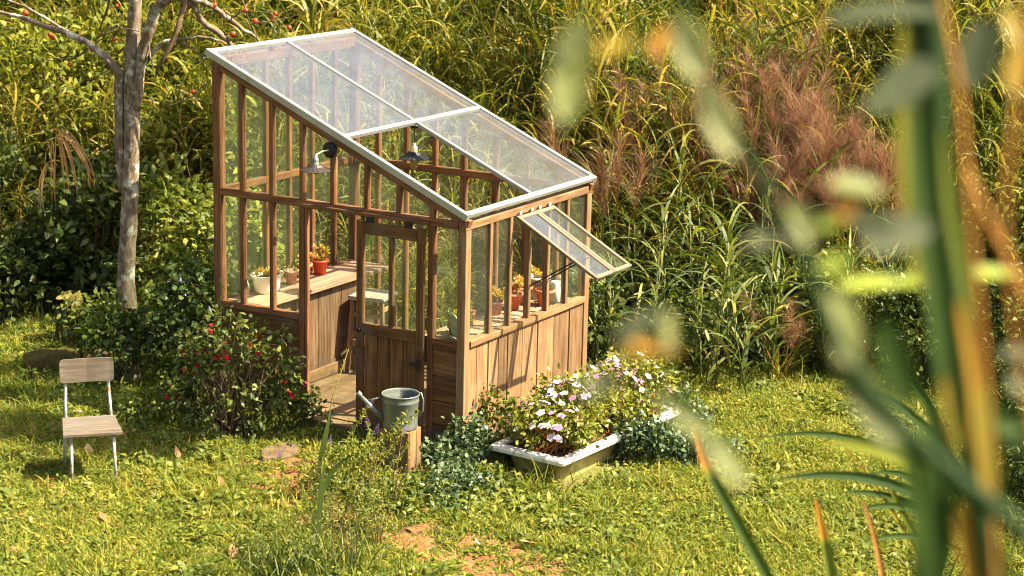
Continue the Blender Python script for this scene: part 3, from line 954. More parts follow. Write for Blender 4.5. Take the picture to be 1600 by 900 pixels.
# ------------------------------------------------------------------ watering can on its log
lc = np.array([-.55, .215])
t = thing('wooden_log', 'upright block of split timber standing before the sliding door', 'log', (lc[0], lc[1], 0), rad(8))
for k, (x, y, w, d, h) in enumerate(((-.055, .06, .13, .14, .352), (.06, .055, .11, .13, .346), (-.05, -.075, .13, .12, .35), (.065, -.07, .1, .12, .343))):
    part('timber', M['log'], lambda bb: bb.beam((x, y, -.05), (x * .97, y * .97, h), w - .006, d - .006, up=(0, 1, 0), ch=.012), t)
can = thing('watering_can', 'galvanised metal watering can standing on the timber block', 'watering can', (lc[0], lc[1], .353), 0)
R0, R1, HC = .128, .140, .265
MB().lathe([(.001, .004), (R0, 0), (R0 + .003, .012), (R0 + .001, .03), (R1 - .004, HC - .06), (R1 + .002, HC - .052), (R1 - .002, HC - .044), (R1, HC - .01), (R1 + .006, HC - .004), (R1 + .004, HC + .004), (R1 - .004, HC),
            (R1 - .006, HC - .02), (R0 - .004, .01), (.001, .008)], n=40).build('body', M['zinc'], can, smooth=True)
# half cover over the spout side; spout points to the left of the picture (+y, a little -x)
sd = -CR[:2] / np.linalg.norm(CR[:2])
sd = np.array([sd[0] * .98 - .1, sd[1]])
sd /= np.linalg.norm(sd)
sa = math.atan2(sd[1], sd[0])
hv = [(0, 0, HC + .012)] + [((R1 - .003) * math.cos(sa + a), (R1 - .003) * math.sin(sa + a), HC - .001) for a in np.linspace(-1.45, 1.45, 15)]
hv2 = [(x, y, z - .004) for x, y, z in hv]
hb = MB()
hb.add(hv + hv2, None, [(0, i, i + 1) for i in range(1, 15)] + [(16, 16 + i + 1, 16 + i) for i in range(1, 15)])
hb.build('half_cover', M['zinc'], can)
MB().lathe([(R1 - .014, .1), (.001, .1)], n=30).build('inside', M['canshade'], can)  # near-black disc painting in the shade below the can's opening
s3 = lambda r, z: (sd[0] * r, sd[1] * r, z)
MB().tube([s3(R0 - .02, .06), s3(.2, .14), s3(.315, .262)], [.03, .021, .013], 14).build('spout', M['zinc'], can, smooth=True)
MB().tube([s3(.30, .25), s3(.325, .272)], [.02, .023], 14, cap=False).build('spout_mouth', M['zinc'], can, smooth=True)
MB().tube([s3(R1, HC - .03), s3(.25, .21)], .007, 6).build('spout_brace', M['zinc'], can, smooth=True)
MB().tube([s3(-R1 + .005, HC - .005), s3(-R1 - .012, HC + .006), s3(-R1 - .03, HC - .05), s3(-R1 - .028, HC - .13), s3(-R0 - .005, .08)], .008, 8).build('handle', M['zinc'], can, smooth=True)

# ------------------------------------------------------------------ trough planter with flowers
pc = np.array([.72, -.715])
pr = rad(-4)
pl = thing('trough_planter', 'long white rimmed trough on the grass beside the low wall', 'planter', (pc[0], pc[1], 0), pr)
LX, LY, ZR = .88, .335, .205
def ring(lx, ly, z, r=.03):
    pts = []
    for (cx, cy, a0) in ((lx - r, ly - r, 0), (-lx + r, ly - r, 90), (-lx + r, -ly + r, 180), (lx - r, -ly + r, 270)):
        for a in (0, 30, 60, 90):
            pts.append((cx + r * math.cos(rad(a0 + a)), cy + r * math.sin(rad(a0 + a)), z))
    return pts
def loft(rings):
    bb = MB()
    n = len(rings[0])
    V = [p for rg in rings for p in rg]
    bb.add(V, [(i * n + j, i * n + (j + 1) % n, (i + 1) * n + (j + 1) % n, (i + 1) * n + j) for i in range(len(rings) - 1) for j in range(n)])
    return bb
loft([ring(LX, LY, ZR - .04), ring(LX + .004, LY + .004, ZR - .015), ring(LX - .003, LY - .003, ZR), ring(LX - .075, LY - .065, ZR + .002), ring(LX - .08, LY - .07, ZR - .06)]).build('rim', M['rim'], pl)
loft([ring(LX - .16, LY - .13, -.05, .05), ring(LX - .13, LY - .11, .06, .05), ring(LX - .1, LY - .085, ZR - .045, .05)]).build('basin', M['basin'], pl)
sb_ = MB()
sb_.add(ring(LX - .077, LY - .067, ZR - .02) + [(0, 0, ZR - .01)], None, [(16, i, (i + 1) % 16) for i in range(16)])
sb_.build('soil', M['soil'], pl)


def blossom_mesh(name, mat, r):
    bb = MB()
    n = 5
    az = np.arange(n) * 2 * math.pi / n
    d = np.stack([np.cos(az), np.sin(az), np.full(n, .25)], 1)
    bb.leaves(np.zeros((n, 3)), d, np.tile([0, 0, 1.0], (n, 1)), r, r * 1.05, .5, .2)
    bb.lathe([(.0035, .002), (.003, .006), (.0005, .008)], n=6)
    return bb.mesh(name, mat)


BL = [blossom_mesh('blossom_white', M['whitepetal'], .031), blossom_mesh('blossom_pink', M['pinkpetal'], .029)]


def cloud(n, c, rx, ry, rz, clump=14, sp=.35, shell=.5):
    """points in clumps inside an ellipsoid; also the outward direction"""
    k = unit(clump) * (shell + (1 - shell) * RNG.random((clump, 1)) ** .5)
    i = RNG.integers(0, clump, n)
    p = k[i] + RNG.normal(size=(n, 3)) * sp
    return np.array(c) + p * np.array([rx, ry, rz]), p


def foliage(bb, n, c, r3, L, W, clump=14, sp=.25, shell=.55, droop=.3, upbias=.5, zmin=.02):
    p, o = cloud(n, c, *r3, clump, sp, shell)
    p[:, 2] = np.maximum(p[:, 2], zmin + RNG.random(n) * .05)
    d = unit(n) * .9 + o * .7 + np.array([0, 0, -.15])
    nr = unit(n) * .7 + np.array([SUN.x, SUN.y, SUN.z]) * .15 + np.array([0, 0, upbias * .7])
    bb.leaves(p, d, nr, L * RNG.uniform(.6, 1.25, n), W * RNG.uniform(.7, 1.2, n), np.clip(RNG.beta(2.2, 2.2, n), 0, 1), droop, .08)
    return p


def stems(bb, n, base_r, tips, r=.006, n6=5, bulge=.1):
    for k in range(n):
        a, rr = random.uniform(0, 6.28), base_r * math.sqrt(random.random())
        b0 = np.array([rr * math.cos(a), rr * math.sin(a), -.03])
        tp = tips[random.randrange(len(tips))]
        mdp = (b0 + tp) / 2 + np.array([random.uniform(-bulge, bulge), random.uniform(-bulge, bulge), abs(tp[2]) * .12])
        bb.tube([b0, (b0 * .6 + mdp * .4) + 0, mdp, tp], [r, r * .9, r * .75, r * .4], n6)


lab = ['white flowered bedding plant at the near left end of the trough', 'white and lilac flowered bedding plant second along the trough', 'reddish stemmed bedding plant in the middle of the trough',
       'bedding plant with white flowers fourth along the trough', 'white flowered bedding plant at the far right end of the trough']
for k in range(5):
    lx = -.60 + k * .30
    ca, sa_ = math.cos(pr), math.sin(pr)
    wx, wy = pc[0] + lx * ca, pc[1] + lx * sa_ - .01
    t = thing('bedding_plant', lab[k], 'flowering plant', (wx, wy, ZR - .02), random.uniform(0, 6), 'flowering plants in the trough')
    b1, b2 = MB(), MB()
    HP = .36 if k else .28
    p = foliage(b2, 2000, (0, 0, HP * .66), (.24, .34, HP * .54), .05, .028, 40, .2, .6)
    tips = p[RNG.integers(0, len(p), 60)]
    stems(b1, 80, .22, tips, .0065, 5, .03)
    b1.build('stem', M['redstem'], t)
    b2.build('foliage', M['impatiens'], t)
    for j in range(44):
        a = random.uniform(0, 6.28)
        rr = math.sqrt(random.random())
        e = math.sqrt(max(0, 1 - rr * rr))
        pos = Vector((.27 * rr * math.cos(a), .36 * rr * math.sin(a), HP * .42 + HP * .86 * e + random.uniform(-.03, .03)))
        o = link('blossom', BL[1 if random.random() < .42 else 0], t, pos)
        face = Vector((random.gauss(0, .35), random.gauss(0, .35), .9)) + Vector((-.45 * math.cos(-t.rotation_euler[2]) + .0, 0, 0))
        face = Vector((math.cos(a) * rr * .8, math.sin(a) * rr * .8, .9)) + Vector((random.gauss(0, .3), random.gauss(0, .3), 0))
        o.rotation_euler = face.to_track_quat('Z', 'Y').to_euler()
        s = random.uniform(.95, 1.35)
        o.scale = (s, s, s)

# ------------------------------------------------------------------ persimmon-like tree
TB = np.array([.1, 3.47, 0.0])
tree = thing('fruit_tree', 'bare lichen covered fruit tree with small orange red fruits', 'tree', tuple(TB))
X0 = .15
def tp(px, py, dx=0.0):
    return on_x(px, py, X0 + dx) - TB
def rough_tube(name, pts, r, n=12, sub=4, amp=.0, mat=None, parent=tree):
    pts = np.array(pts, float)
    r = np.array(r, float)
    k = len(pts)
    u = np.linspace(0, k - 1, (k - 1) * sub + 1)
    def cr(a):
        out = []
        for x in u:
            i = min(int(x), k - 2)
            f = x - i
            p0, p1, p2, p3 = a[max(i - 1, 0)], a[i], a[i + 1], a[min(i + 2, k - 1)]
            out.append(.5 * ((2 * p1) + (-p0 + p2) * f + (2 * p0 - 5 * p1 + 4 * p2 - p3) * f * f + (-p0 + 3 * p1 - 3 * p2 + p3) * f ** 3))
        return np.array(out)
    c, rr = cr(pts), np.maximum(cr(r), .002)
    if amp:
        c = c + RNG.normal(size=c.shape) * amp
    bb = MB().tube(c, rr * RNG.uniform(.93, 1.07, len(rr)), n)
    return bb.build(name, mat or M['bark'], parent, smooth=True)
rough_tube('trunk', [(0, 0, -.15), tp(200, 590) , tp(199, 500), tp(198, 400), tp(203, 300), tp(207, 200), tp(205, 110), tp(209, 40), tp(214, -60), tp(222, -220)],
           [.19, .115, .086, .076, .072, .068, .064, .057, .05, .042], 16, 5, .004)
rough_tube('trunk', [tp(192, 300, -.03), tp(187, 220, -.05), tp(186, 150, -.05), tp(188, 112, -.05)], [.042, .042, .042, .036], 10, 4, .003)
rough_tube('branch', [tp(212, 170), tp(222, 90), tp(236, 35), tp(252, 5), tp(290, -12), tp(330, -40)], [.048, .046, .044, .04, .034, .027], 12, 5, .003)
rough_tube('branch', [tp(188, 118, -.05), tp(170, 95, -.1), tp(150, 78, -.15), tp(120, 58, -.2), (tp(70, 40, -.3)), tp(20, 24, -.4), tp(-60, 5, -.5)], [.042, .036, .03, .026, .022, .017, .01], 9, 4, .004)
rough_tube('branch', [tp(120, 60, -.2), tp(80, 34, -.2), tp(40, 12, -.25), tp(0, -6, -.3)], [.018, .014, .011, .008], 7, 4, .004)
rough_tube('branch', [tp(276, -6), tp(298, 6, .1), tp(318, 34, .2), tp(340, 50, .3), tp(360, 68, .35), tp(375, 100, .4)], [.035, .03, .026, .026, .02, .008], 9, 4, .004)
rough_tube('branch', [tp(292, -8), tp(325, 6, .2), tp(360, 31, .4), tp(385, 50, .5), tp(402, 62, .55), tp(412, 100, .6)], [.03, .024, .021, .016, .012, .006], 9, 4, .004)
rough_tube('branch', [tp(289, -6), tp(282, 30, -.1), tp(271, 62, -.15), tp(255, 92, -.2), tp(243, 113, -.2)], [.022, .021, .02, .017, .013], 8, 4, .003, M['twig'])
rough_tube('branch', [tp(214, 125), tp(226, 100, .05), tp(250, 70, .05), tp(274, 62, .1), tp(322, 58, .2), tp(350, 66, .3)], [.026, .022, .02, .016, .01, .005], 8, 4, .003)
rough_tube('branch', [tp(272, 62, .1), tp(300, 76, .15), tp(314, 88, .2), tp(322, 110, .25)], [.012, .009, .007, .004], 6, 3, .003, M['twig'])
rough_tube('twig', [tp(232, 52), tp(233, 80), tp(240, 108)], [.008, .007, .005], 6, 3, .002)
rough_tube('twig', [tp(376, -10, .4), tp(385, 20, .4), tp(395, 45, .5), tp(402, 62, .5)], [.01, .008, .006, .004], 6, 3, .003, M['twig'])
rough_tube('twig', [tp(360, 31, .4), tp(375, 20, .4), tp(392, 18, .4), tp(430, 20, .5), tp(470, 12, .6)], [.008, .006, .005, .004, .003], 6, 3, .003, M['twig'])
rough_tube('twig', [tp(396, 36, .5), tp(420, 34, .5), tp(455, 26, .6), tp(480, 14, .6)], [.006, .005, .004, .003], 6, 3, .003)
rough_tube('twig', [tp(260, 168, .3), tp(285, 158, .3), tp(305, 148, .3), tp(322, 128, .3)], [.008, .006, .005, .003], 6, 3, .003)
rough_tube('twig', [tp(186, 40), tp(170, 44, -.1), tp(160, 60, -.1), tp(150, 66, -.1)], [.012, .009, .006, .004], 6, 3, .004)
rough_tube('twig', [tp(172, -8, -.1), tp(166, 20, -.1), tp(156, 45, -.1)], [.012, .01, .006], 6, 3, .004, M['twig'])
rough_tube('twig', [tp(140, 78, -.2), tp(110, 92, -.2), tp(75, 90, -.25)], [.007, .005, .003], 6, 3, .004, M['twig'])
rough_tube('twig', [tp(150, 60, -.2), tp(190, 45, -.2), tp(220, 50, -.2)], [.007, .005, .003], 6, 3, .003, M['twig'])
fb = MB().lathe([(.001, .024), (.014, .021), (.023, .008), (.024, -.004), (.018, -.018), (.001, -.025)], n=12)
fb.leaves(np.tile([0, 0, .022], (4, 1)), np.array([[1, 0, .1], [-1, 0, .1], [0, 1, .1], [0, -1, .1]]), np.tile([0, 0, 1.0], (4, 1)), .02, .014, .5)
fm = fb.mesh('fruit', M['fruit'], True)
for (px, py, dx) in ((78, 54, -.25), (83, 59, -.25), (178, 61, -.1), (183, 9, -.1), (335, 8, .25), (384, 16, .4), (399, 33, .5), (425, 29, .5), (430, 21, .5), (364, 53, .35), (452, 43, .6), (303, 144, .3), (340, -6, .2), (40, 20, -.3), (109, 101, -.2)):
    o = link('fruit', fm, tree, tuple(tp(px, py, dx)))
    s = random.uniform(.8, 1.1)
    o.scale = (s, s, s)
    o.rotation_euler = (random.uniform(-.4, .4), random.uniform(-.4, .4), random.uniform(0, 6))

# ------------------------------------------------------------------ shrubs and weeds (things)
def shrub(name, label, cat, loc, r3, n, L, W, mat, group=None, clump=26, sp=.2, nst=14, zc=.55, stem='stem', sr=.009, smat='twig', droop=.3):
    z = float(ground_z(loc[0], loc[1]))
    t = thing(name, label, cat, (loc[0], loc[1], z), random.uniform(0, 6.28), group)
    b1, b2 = MB(), MB()
    p = foliage(b2, n, (0, 0, r3[2] * zc * 1.8), r3, L, W, clump, sp, .45, droop)
    tips = p[RNG.integers(0, n, nst * 2)]
    stems(b1, nst, min(r3[0], r3[1]) * .35, tips, sr, 5, .12)
    b1.build(stem, M[smat], t)
    b2.build('foliage', M[mat], t)
    t['_tips'] = 0
    del t['_tips']
    return t, p


def flower_part(t, name, me, pos, s=1.0, face=None):
    o = link(name, me, t, tuple(pos))
    o.scale = (s, s, s)
    f = Vector(face) if face is not None else Vector((random.gauss(0, 1), random.gauss(0, 1), .3))
    o.rotation_euler = f.to_track_quat('Z', 'Y').to_euler()
    return o


# red flowered shrub at the left of the doorway
rf = MB()
az = np.arange(5) * 1.257
rf.leaves(np.zeros((5, 3)), np.stack([np.cos(az) * .45, np.sin(az) * .45, np.ones(5)], 1), np.stack([np.cos(az), np.sin(az), np.full(5, .2)], 1), .05, .026, .5, -.1)
rfm = rf.mesh('red_flower', M['redflower'])
t, p = shrub('red_flowered_shrub', 'leggy shrub with small red flowers left of the doorway', 'shrub', (-.56, 1.82), (.36, .55, .54), 1700, .06, .034, 'darkleaf', None, 80, .09, 120, .52, sr=.004)
sh1 = t
ext = p[np.argsort(-(p[:, 2] * .5 + np.linalg.norm(p[:, :2], axis=1)))][:900]
for k in range(34):
    flower_part(t, 'flower', rfm, ext[random.randrange(len(ext))], random.uniform(.8, 1.3), (random.gauss(0, .6), random.gauss(0, .6), -.5))
# tall shoots of the shrub reaching over the boards
b1, b2 = MB(), MB()
for (px, py, qx, qy) in ((372, 600, 362, 480), (365, 590, 345, 440), (440, 650, 443, 520), (350, 560, 385, 500), (520, 660, 480, 610), (330, 600, 348, 520), (300, 640, 275, 560), (290, 650, 258, 600), (400, 620, 420, 530), (420, 640, 470, 590), (330, 610, 310, 530), (380, 640, 400, 500)):
    a = on_x(px, py, -.3)
    c = on_x(qx, qy, -.12)
    inv = sh1.matrix_basis.inverted()
    pts = [Vector(a), Vector((a + c) / 2) + Vector((-.05, .03, .03)), Vector(c)]
    pts = [np.array(inv @ Vector(v)) for v in pts]
    b1.tube(pts, [.006, .005, .003], 5)
    n = 26
    f = RNG.random(n)[:, None]
    pos = np.where(f < .5, pts[0] + (pts[1] - pts[0]) * f * 2, pts[1] + (pts[2] - pts[1]) * (f - .5) * 2)
    b2.leaves(pos, unit(n) + np.array([0, 0, .2]), unit(n) * .6 + np.array([0, 0, .7]), RNG.uniform(.04, .09, n), RNG.uniform(.02, .04, n), RNG.random(n), .3)
b1.build('shoot', M['stem'], sh1)
b2.build('shoot_leaves', M['midleaf'], sh1)

# vine covered shrub at the foot of the tree
pf = MB()
pf.lathe([(.002, -.03), (.006, -.01), (.02, .006), (.03, .01)], n=10)
pfm = pf.mesh('trumpet_flower', M['purple'], True)
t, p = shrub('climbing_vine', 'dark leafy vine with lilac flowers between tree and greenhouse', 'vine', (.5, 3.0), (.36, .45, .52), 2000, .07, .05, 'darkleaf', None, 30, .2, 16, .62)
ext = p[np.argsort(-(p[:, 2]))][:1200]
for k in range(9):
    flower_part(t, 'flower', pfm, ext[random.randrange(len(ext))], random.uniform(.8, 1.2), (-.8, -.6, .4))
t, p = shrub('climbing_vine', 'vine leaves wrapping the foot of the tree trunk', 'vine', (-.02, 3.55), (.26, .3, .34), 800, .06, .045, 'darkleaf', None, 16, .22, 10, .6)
t, p = shrub('trunk_weed', 'bright green weeds behind the old tree stump', 'weed', (.85, 4.25), (.35, .5, .3), 1300, .07, .04, 'midleaf', None, 18, .22, 10, .55)

# dark shrubs on the left and others along the foot of the bank
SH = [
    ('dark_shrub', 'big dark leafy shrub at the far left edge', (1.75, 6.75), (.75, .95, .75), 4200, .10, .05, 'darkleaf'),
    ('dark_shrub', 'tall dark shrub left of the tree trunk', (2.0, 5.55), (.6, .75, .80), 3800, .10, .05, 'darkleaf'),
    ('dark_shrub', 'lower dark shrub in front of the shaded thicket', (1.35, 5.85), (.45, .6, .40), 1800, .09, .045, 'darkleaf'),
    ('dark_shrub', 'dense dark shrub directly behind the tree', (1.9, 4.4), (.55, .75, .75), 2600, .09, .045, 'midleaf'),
    ('green_shrub', 'mid green shrub between tree and greenhouse corner', (1.75, 3.7), (.5, .6, .75), 2200, .09, .04, 'weed'),
    ('green_shrub', 'leafy yellow green shrub up the slope behind the tree', (3.2, 5.2), (.7, .9, .7), 2600, .11, .045, 'weed'),
    ('green_shrub', 'leafy shrub high on the slope at the left edge', (3.4, 7.0), (.8, 1.0, .8), 2800, .11, .045, 'weed'),
    ('dark_shrub', 'dark undergrowth shrub right of the greenhouse', (2.75, .55), (.4, .55, .48), 2200, .07, .04, 'darkleaf'),
    ('dark_shrub', 'dark shrub at the foot of the canes behind the lawn', (3.55, -.45), (.45, .6, .45), 2200, .065, .035, 'darkleaf'),
    ('green_shrub', 'small leaved shrub right of the canes', (4.2, -1.3), (.5, .6, .5), 2400, .06, .035, 'midleaf'),
    ('dark_shrub', 'broad dark shrub behind the pink plume at the lawn edge', (4.35, -2.2), (.55, .7, .55), 2600, .07, .04, 'darkleaf'),
    ('green_shrub', 'small leaved shrub behind the thick foreground stalk', (4.5, -3.4), (.6, .8, .7), 3000, .07, .038, 'midleaf'),
    ('dark_shrub', 'dark shrub at the right edge of the view', (3.6, -4.1), (.6, .8, .6), 2600, .08, .04, 'darkleaf'),
    ('green_shrub', 'yellow green shrub up the slope at right', (5.6, -2.6), (.6, .8, .6), 2400, .08, .04, 'weed'),
    ('dark_shrub', 'low shrub in the lower right corner', (1.6, -4.3), (.5, .6, .45), 1800, .09, .03, 'darkleaf'),
]
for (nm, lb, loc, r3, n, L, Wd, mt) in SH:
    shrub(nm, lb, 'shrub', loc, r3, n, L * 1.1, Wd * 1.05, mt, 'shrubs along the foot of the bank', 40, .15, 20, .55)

t = thing('dry_frond', 'dry brown drooping fronds hanging in the dark shrubs at left', 'dry leaves', tuple(on_x(120, 330, 1.2)))
o_ = np.array(t.location)
for (a, c, e) in (((85, 205), (120, 215), (150, 285)), ((95, 210), (115, 235), (118, 300)), ((80, 215), (85, 250), (80, 320)), ((90, 200), (140, 230), (140, 292)), ((70, 255), (62, 290), (66, 335)), ((88, 212), (100, 240), (105, 300))):
    bb = MB()
    for j in range(4):
        u_ = np.linspace(0, 1, 7)[:, None]
        P0, P1, P2 = (on_x(q[0] + random.gauss(0, 4), q[1] + random.gauss(0, 4), 1.2 + random.gauss(0, .04)) - o_ for q in (a, c, e))
        cc = (1 - u_) ** 2 * P0 + 2 * u_ * (1 - u_) * P1 + u_ ** 2 * P2
        wv = (.006 * np.sin(np.pi * np.clip(u_[:, 0] * .9 + .1, 0, 1)) + .001)[:, None]
        bb.add(np.stack([cc - CR * wv, cc + CR * wv - CF * .004], 1).reshape(-1, 3), [(2 * i, 2 * i + 1, 2 * i + 3, 2 * i + 2) for i in range(6)], tint=random.uniform(.6, 1.0))
    bb.build('frond', M['deadleaf'], t)
# leafy tree standing outside the left edge of the view; its limbs reach over and shade the lawn and the thicket
tb_ = np.array([-2.6, 7.6, 0.0])
tb_[2] = gnd_z = float(ground_z(tb_[0], tb_[1]))
t = thing('shade_tree', 'tall leafy tree standing beyond the left edge of the lawn', 'tree', tuple(tb_))
CRW = []
BGH = [on_z(px, py) + np.array(SUN) / SUN.z * 1.32 * 4.0 for px, py in ((-190, 640), (-120, 650), (-60, 660), (0, 672), (60, 682), (120, 692), (180, 700), (235, 706))]
for g in BGH:
    CRW.append((g, (.27, .27, .2), 330))
for (wx, wy, wz, k, n) in ((1.7, 6.6, .6, 3.9, 900), (1.9, 5.5, .7, 4.0, 800)):
    CRW.append((np.array([wx, wy, wz]) + np.array(SUN) / SUN.z * 1.32 * k, (.8, .8, .5), n))
rough_tube('trunk', [(0, 0, -.2), (.05, -.05, 1.5), (.0, -.1, 3.0), (.2, -.3, 4.6), (.4, -.6, 6.0)], [.3, .24, .2, .17, .1], 12, 4, .006, None, t)
rough_tube('limb', [np.array([.05, -.15, 3.4])] + [g - tb_ + np.array([0, 0, -.08]) for g in BGH], [.11, .08, .07, .06, .05, .04, .03, .02, .01], 8, 4, .01, None, t)
for (c, r3, n) in CRW:
    c = c - tb_
    if n == 330:
        bb = MB()
        foliage(bb, n, c, r3, .12, .065, 12, .22, .3, zmin=-99)
        bb.build('leaf_spray', M['midleaf'], t)
        continue
    st_ = np.array([.05, -.15, min(3.6, c[2] - .5)])
    rough_tube('limb', [st_, st_ * .6 + c * .4 + np.array([0, 0, .5]), st_ * .2 + c * .8 + np.array([0, 0, .15]), c], [.1, .07, .04, .015], 8, 4, .01, None, t)
    bb = MB()
    foliage(bb, n, c, r3, .13, .07, 22, .22, .4, zmin=-99)
    bb.build('crown', M['midleaf'], t)
bb = MB()
foliage(bb, 2500, (.4, -.6, 6.3), (1.6, 1.6, 1.0), .13, .07, 30, .2, .4)
bb.build('crown', M['midleaf'], t)
# leafy weed mounds round the greenhouse and the trough
WD = [
    ('blue green weeds in front of the right half of the trough', (.82, -1.2), (.48, .17, .17), 1900, 'blueleaf'),
    ('blue green weeds at the far right end of the trough', (1.75, -1.02), (.3, .2, .16), 1000, 'blueleaf'),
    ('leafy weeds at the corner post beside the trough', (-.1, -.12), (.16, .14, .2), 600, 'blueleaf'),
    ('leafy weeds between the trough and the low wall', (.25, -.16), (.22, .1, .28), 800, 'midleaf'),
    ('weeds along the boards right of the timber block', (-.3, .0), (.18, .25, .12), 700, 'blueleaf'),
    ('dark weeds below the near left end of the trough', (-.42, -.55), (.14, .24, .09), 500, 'midleaf'),
    ('low leafy weeds at the lawn edge before the corner post', (-.75, -.35), (.3, .38, .10), 1100, 'blueleaf'),
    ('bushy weeds at the far corner beyond the trough', (2.3, -.45), (.35, .35, .22), 1100, 'midleaf'),
    ('weeds under the boards left of the doorway', (-.2, 1.75), (.2, .4, .2), 900, 'darkleaf'),
    ('weeds at the left end of the red flowered shrub', (-.6, 2.45), (.3, .3, .18), 900, 'midleaf'),
    ('low weeds beside the brick path', (-1.1, -.1), (.35, .4, .09), 1000, 'midleaf'),
]
for (lb, loc, r3, n, mt) in WD:
    shrub('weed_clump', lb, 'weeds', loc, r3, n, .05, .032, mt, 'weed clumps near the greenhouse', 22, .22, 8, .45, sr=.004, smat='stem')

# tall canes right of the greenhouse
def cane_clump(seed):
    t = link('cane_clump', None)
    for k in range(4):
        a, rr = random.uniform(0, 6.28), random.uniform(0, .18)
        H = random.uniform(.9, 1.5)
        b0 = np.array([rr * math.cos(a), rr * math.sin(a), -.05])
        ln = np.array([random.uniform(-.18, .18), random.uniform(-.18, .18), H])
        pts = [b0, b0 + ln * .5 + np.array([.02, .01, 0]), b0 + ln]
        MB().tube(pts, [.007, .006, .004], 6).build('stalk', M['stem'], t, smooth=True)
        n = 13
        f = np.linspace(.15, 1, n)
        base = b0 + ln * f[:, None]
        az = np.arange(n) * 2.6 + random.random() * 6
        bb = MB()
        bb.blades(base, az, RNG.uniform(.35, .7, n), RNG.uniform(.018, .038, n), RNG.uniform(.3, .7, n), RNG.uniform(.9, 1.9, n), np.clip(RNG.beta(2, 2.6, n) + (RNG.random(n) < .08) * .5, 0, 1), 7, 1.2, .8)
        bb.build('leaves', M['cane'], t)
    return t


CN = [(955, 395), (990, 430), (1015, 455), (1045, 470), (1075, 480), (1110, 490), (1150, 500), (975, 470), (1030, 520), (1095, 530), (1145, 545), (1190, 520), (940, 520), (1010, 350), (1070, 390), (1130, 420), (1190, 440), (1240, 470), (1300, 520), (1380, 500)]


ORD = 'first second third fourth fifth sixth seventh eighth ninth tenth eleventh twelfth'.split()


def row_labels(objs, fmt, rows):
    """labels by row (near to far) and by place from left to right within the row"""
    o_s = sorted(objs, key=lambda o: o.location.x * CF[0] + o.location.y * CF[1])
    k = -(-len(o_s) // len(rows))
    for r, nm in enumerate(rows):
        for j, o in enumerate(sorted(o_s[r * k:(r + 1) * k], key=lambda o: to_px(o.location)[0])):
            o['label'] = fmt % (nm, ORD[j])


def hill_hit(px, py):
    q = ray(px, py)
    ts = np.linspace(10, 45, 1401)
    P_ = CAM + q * ts[:, None]
    dz = P_[:, 2] - ground_z(P_[:, 0], P_[:, 1])
    i = int(np.argmax(dz < 0))
    return P_[i]


protos = [cane_clump(k) for k in range(4)]
for k, (px, py) in enumerate(CN):
    o = protos[k] if k < 4 else copy_tree(protos[k % 4])
    h = hill_hit(px, min(py + 75, 620))
    o.location = h
    o.rotation_euler = (0, 0, random.uniform(0, 6.28))
    s = random.uniform(.8, 1.1)
    o.scale = (s, s, s)
    tag(o, 'tall clump of dark green canes with arching leaves right of the greenhouse', 'canes', 'tall canes right of the greenhouse')

row_labels([o for o in COL.objects if o.name.startswith('cane_clump')], 'tall green canes in the %s row right of the greenhouse, %s from the left', ['front', 'middle', 'back'])

# red brown plume grasses
def plume_clump():
    t = link('plume_grass', None)
    b0 = MB()
    n = 26
    b0.blades(RNG.normal(size=(n, 3)) * np.array([.05, .05, 0]), RNG.uniform(0, 6.28, n), RNG.uniform(.5, .9, n), RNG.uniform(.01, .018, n), RNG.uniform(.1, .35, n), RNG.uniform(.6, 1.6, n), RNG.random(n), 6)
    b0.build('leaves', M['grass'], t)
    lean = random.uniform(0, 6.28)
    for k in range(5):
        az = lean + random.gauss(0, .9)
        H = random.uniform(.9, 1.4)
        d = np.array([math.cos(az) * .42, math.sin(az) * .42, 1.0])
        b_ = np.array([random.uniform(-.1, .1), random.uniform(-.1, .1), 0])
        e = b_ + d * H
        MB().tube([b_, b_ + d * H * .6 + np.array([0, 0, .03]), e], [.005, .004, .002], 5).build('stem', M['drystem'], t)
        m_ = 190
        f = RNG.random(m_)
        base = b_ + d * (H * (.62 + .38 * f))[:, None]
        bb = MB()
        aa = np.where(RNG.random(m_) < .7, az + RNG.normal(0, .9, m_), RNG.uniform(0, 6.28, m_))
        bb.blades(base, aa, RNG.uniform(.16, .45, m_) * (1.15 - .6 * f), .0024, RNG.uniform(.2, .7, m_), RNG.uniform(.4, 1.2, m_), np.clip(RNG.beta(2, 2, m_), 0, 1), 3, 1.0)
        bb.build('plume', M['plume'], t)
    return t


PLM = [(1075, 215), (1110, 250), (1100, 180), (1150, 300), (1170, 200), (1180, 240), (1200, 290), (1225, 230), (1240, 265), (1260, 300), (1280, 210), (1300, 250), (1320, 290), (1345, 260), (1370, 300), (1290, 320), (1215, 330), (1130, 160),
       (1060, 300), (955, 330), (1030, 250), (1365, 340), (1330, 330), (1160, 130), (1240, 200), (1255, 345), (1140, 340), (1270, 270), (1310, 230), (1220, 260)]
pp = [plume_clump() for k in range(4)]
for k, (px, py) in enumerate(PLM):
    o = pp[k] if k < 4 else copy_tree(pp[k % 4])
    o.location = hill_hit(px, py + 125)
    o.rotation_euler = (random.uniform(-.1, .1), random.uniform(-.1, .1), random.uniform(0, 6.28))
    s = random.uniform(.8, 1.15) if px > 1190 else random.uniform(1.0, 1.3)
    o.scale = (s, s, s)
    tag(o, 'tuft of grass with feathery red brown plumes on the bank', 'plume grass', 'red brown plume grasses on the bank')
row_labels([o for o in COL.objects if o.name.startswith('plume_grass')], 'red brown feathery plume grass in the %s row on the bank, %s from the left', ['lowest', 'second', 'third', 'top'])
o = copy_tree(pp[1])
o.location = hill_hit(1215, 600)
o.scale = (.75, .75, .6)
o.rotation_euler = (0, 0, 2.1)
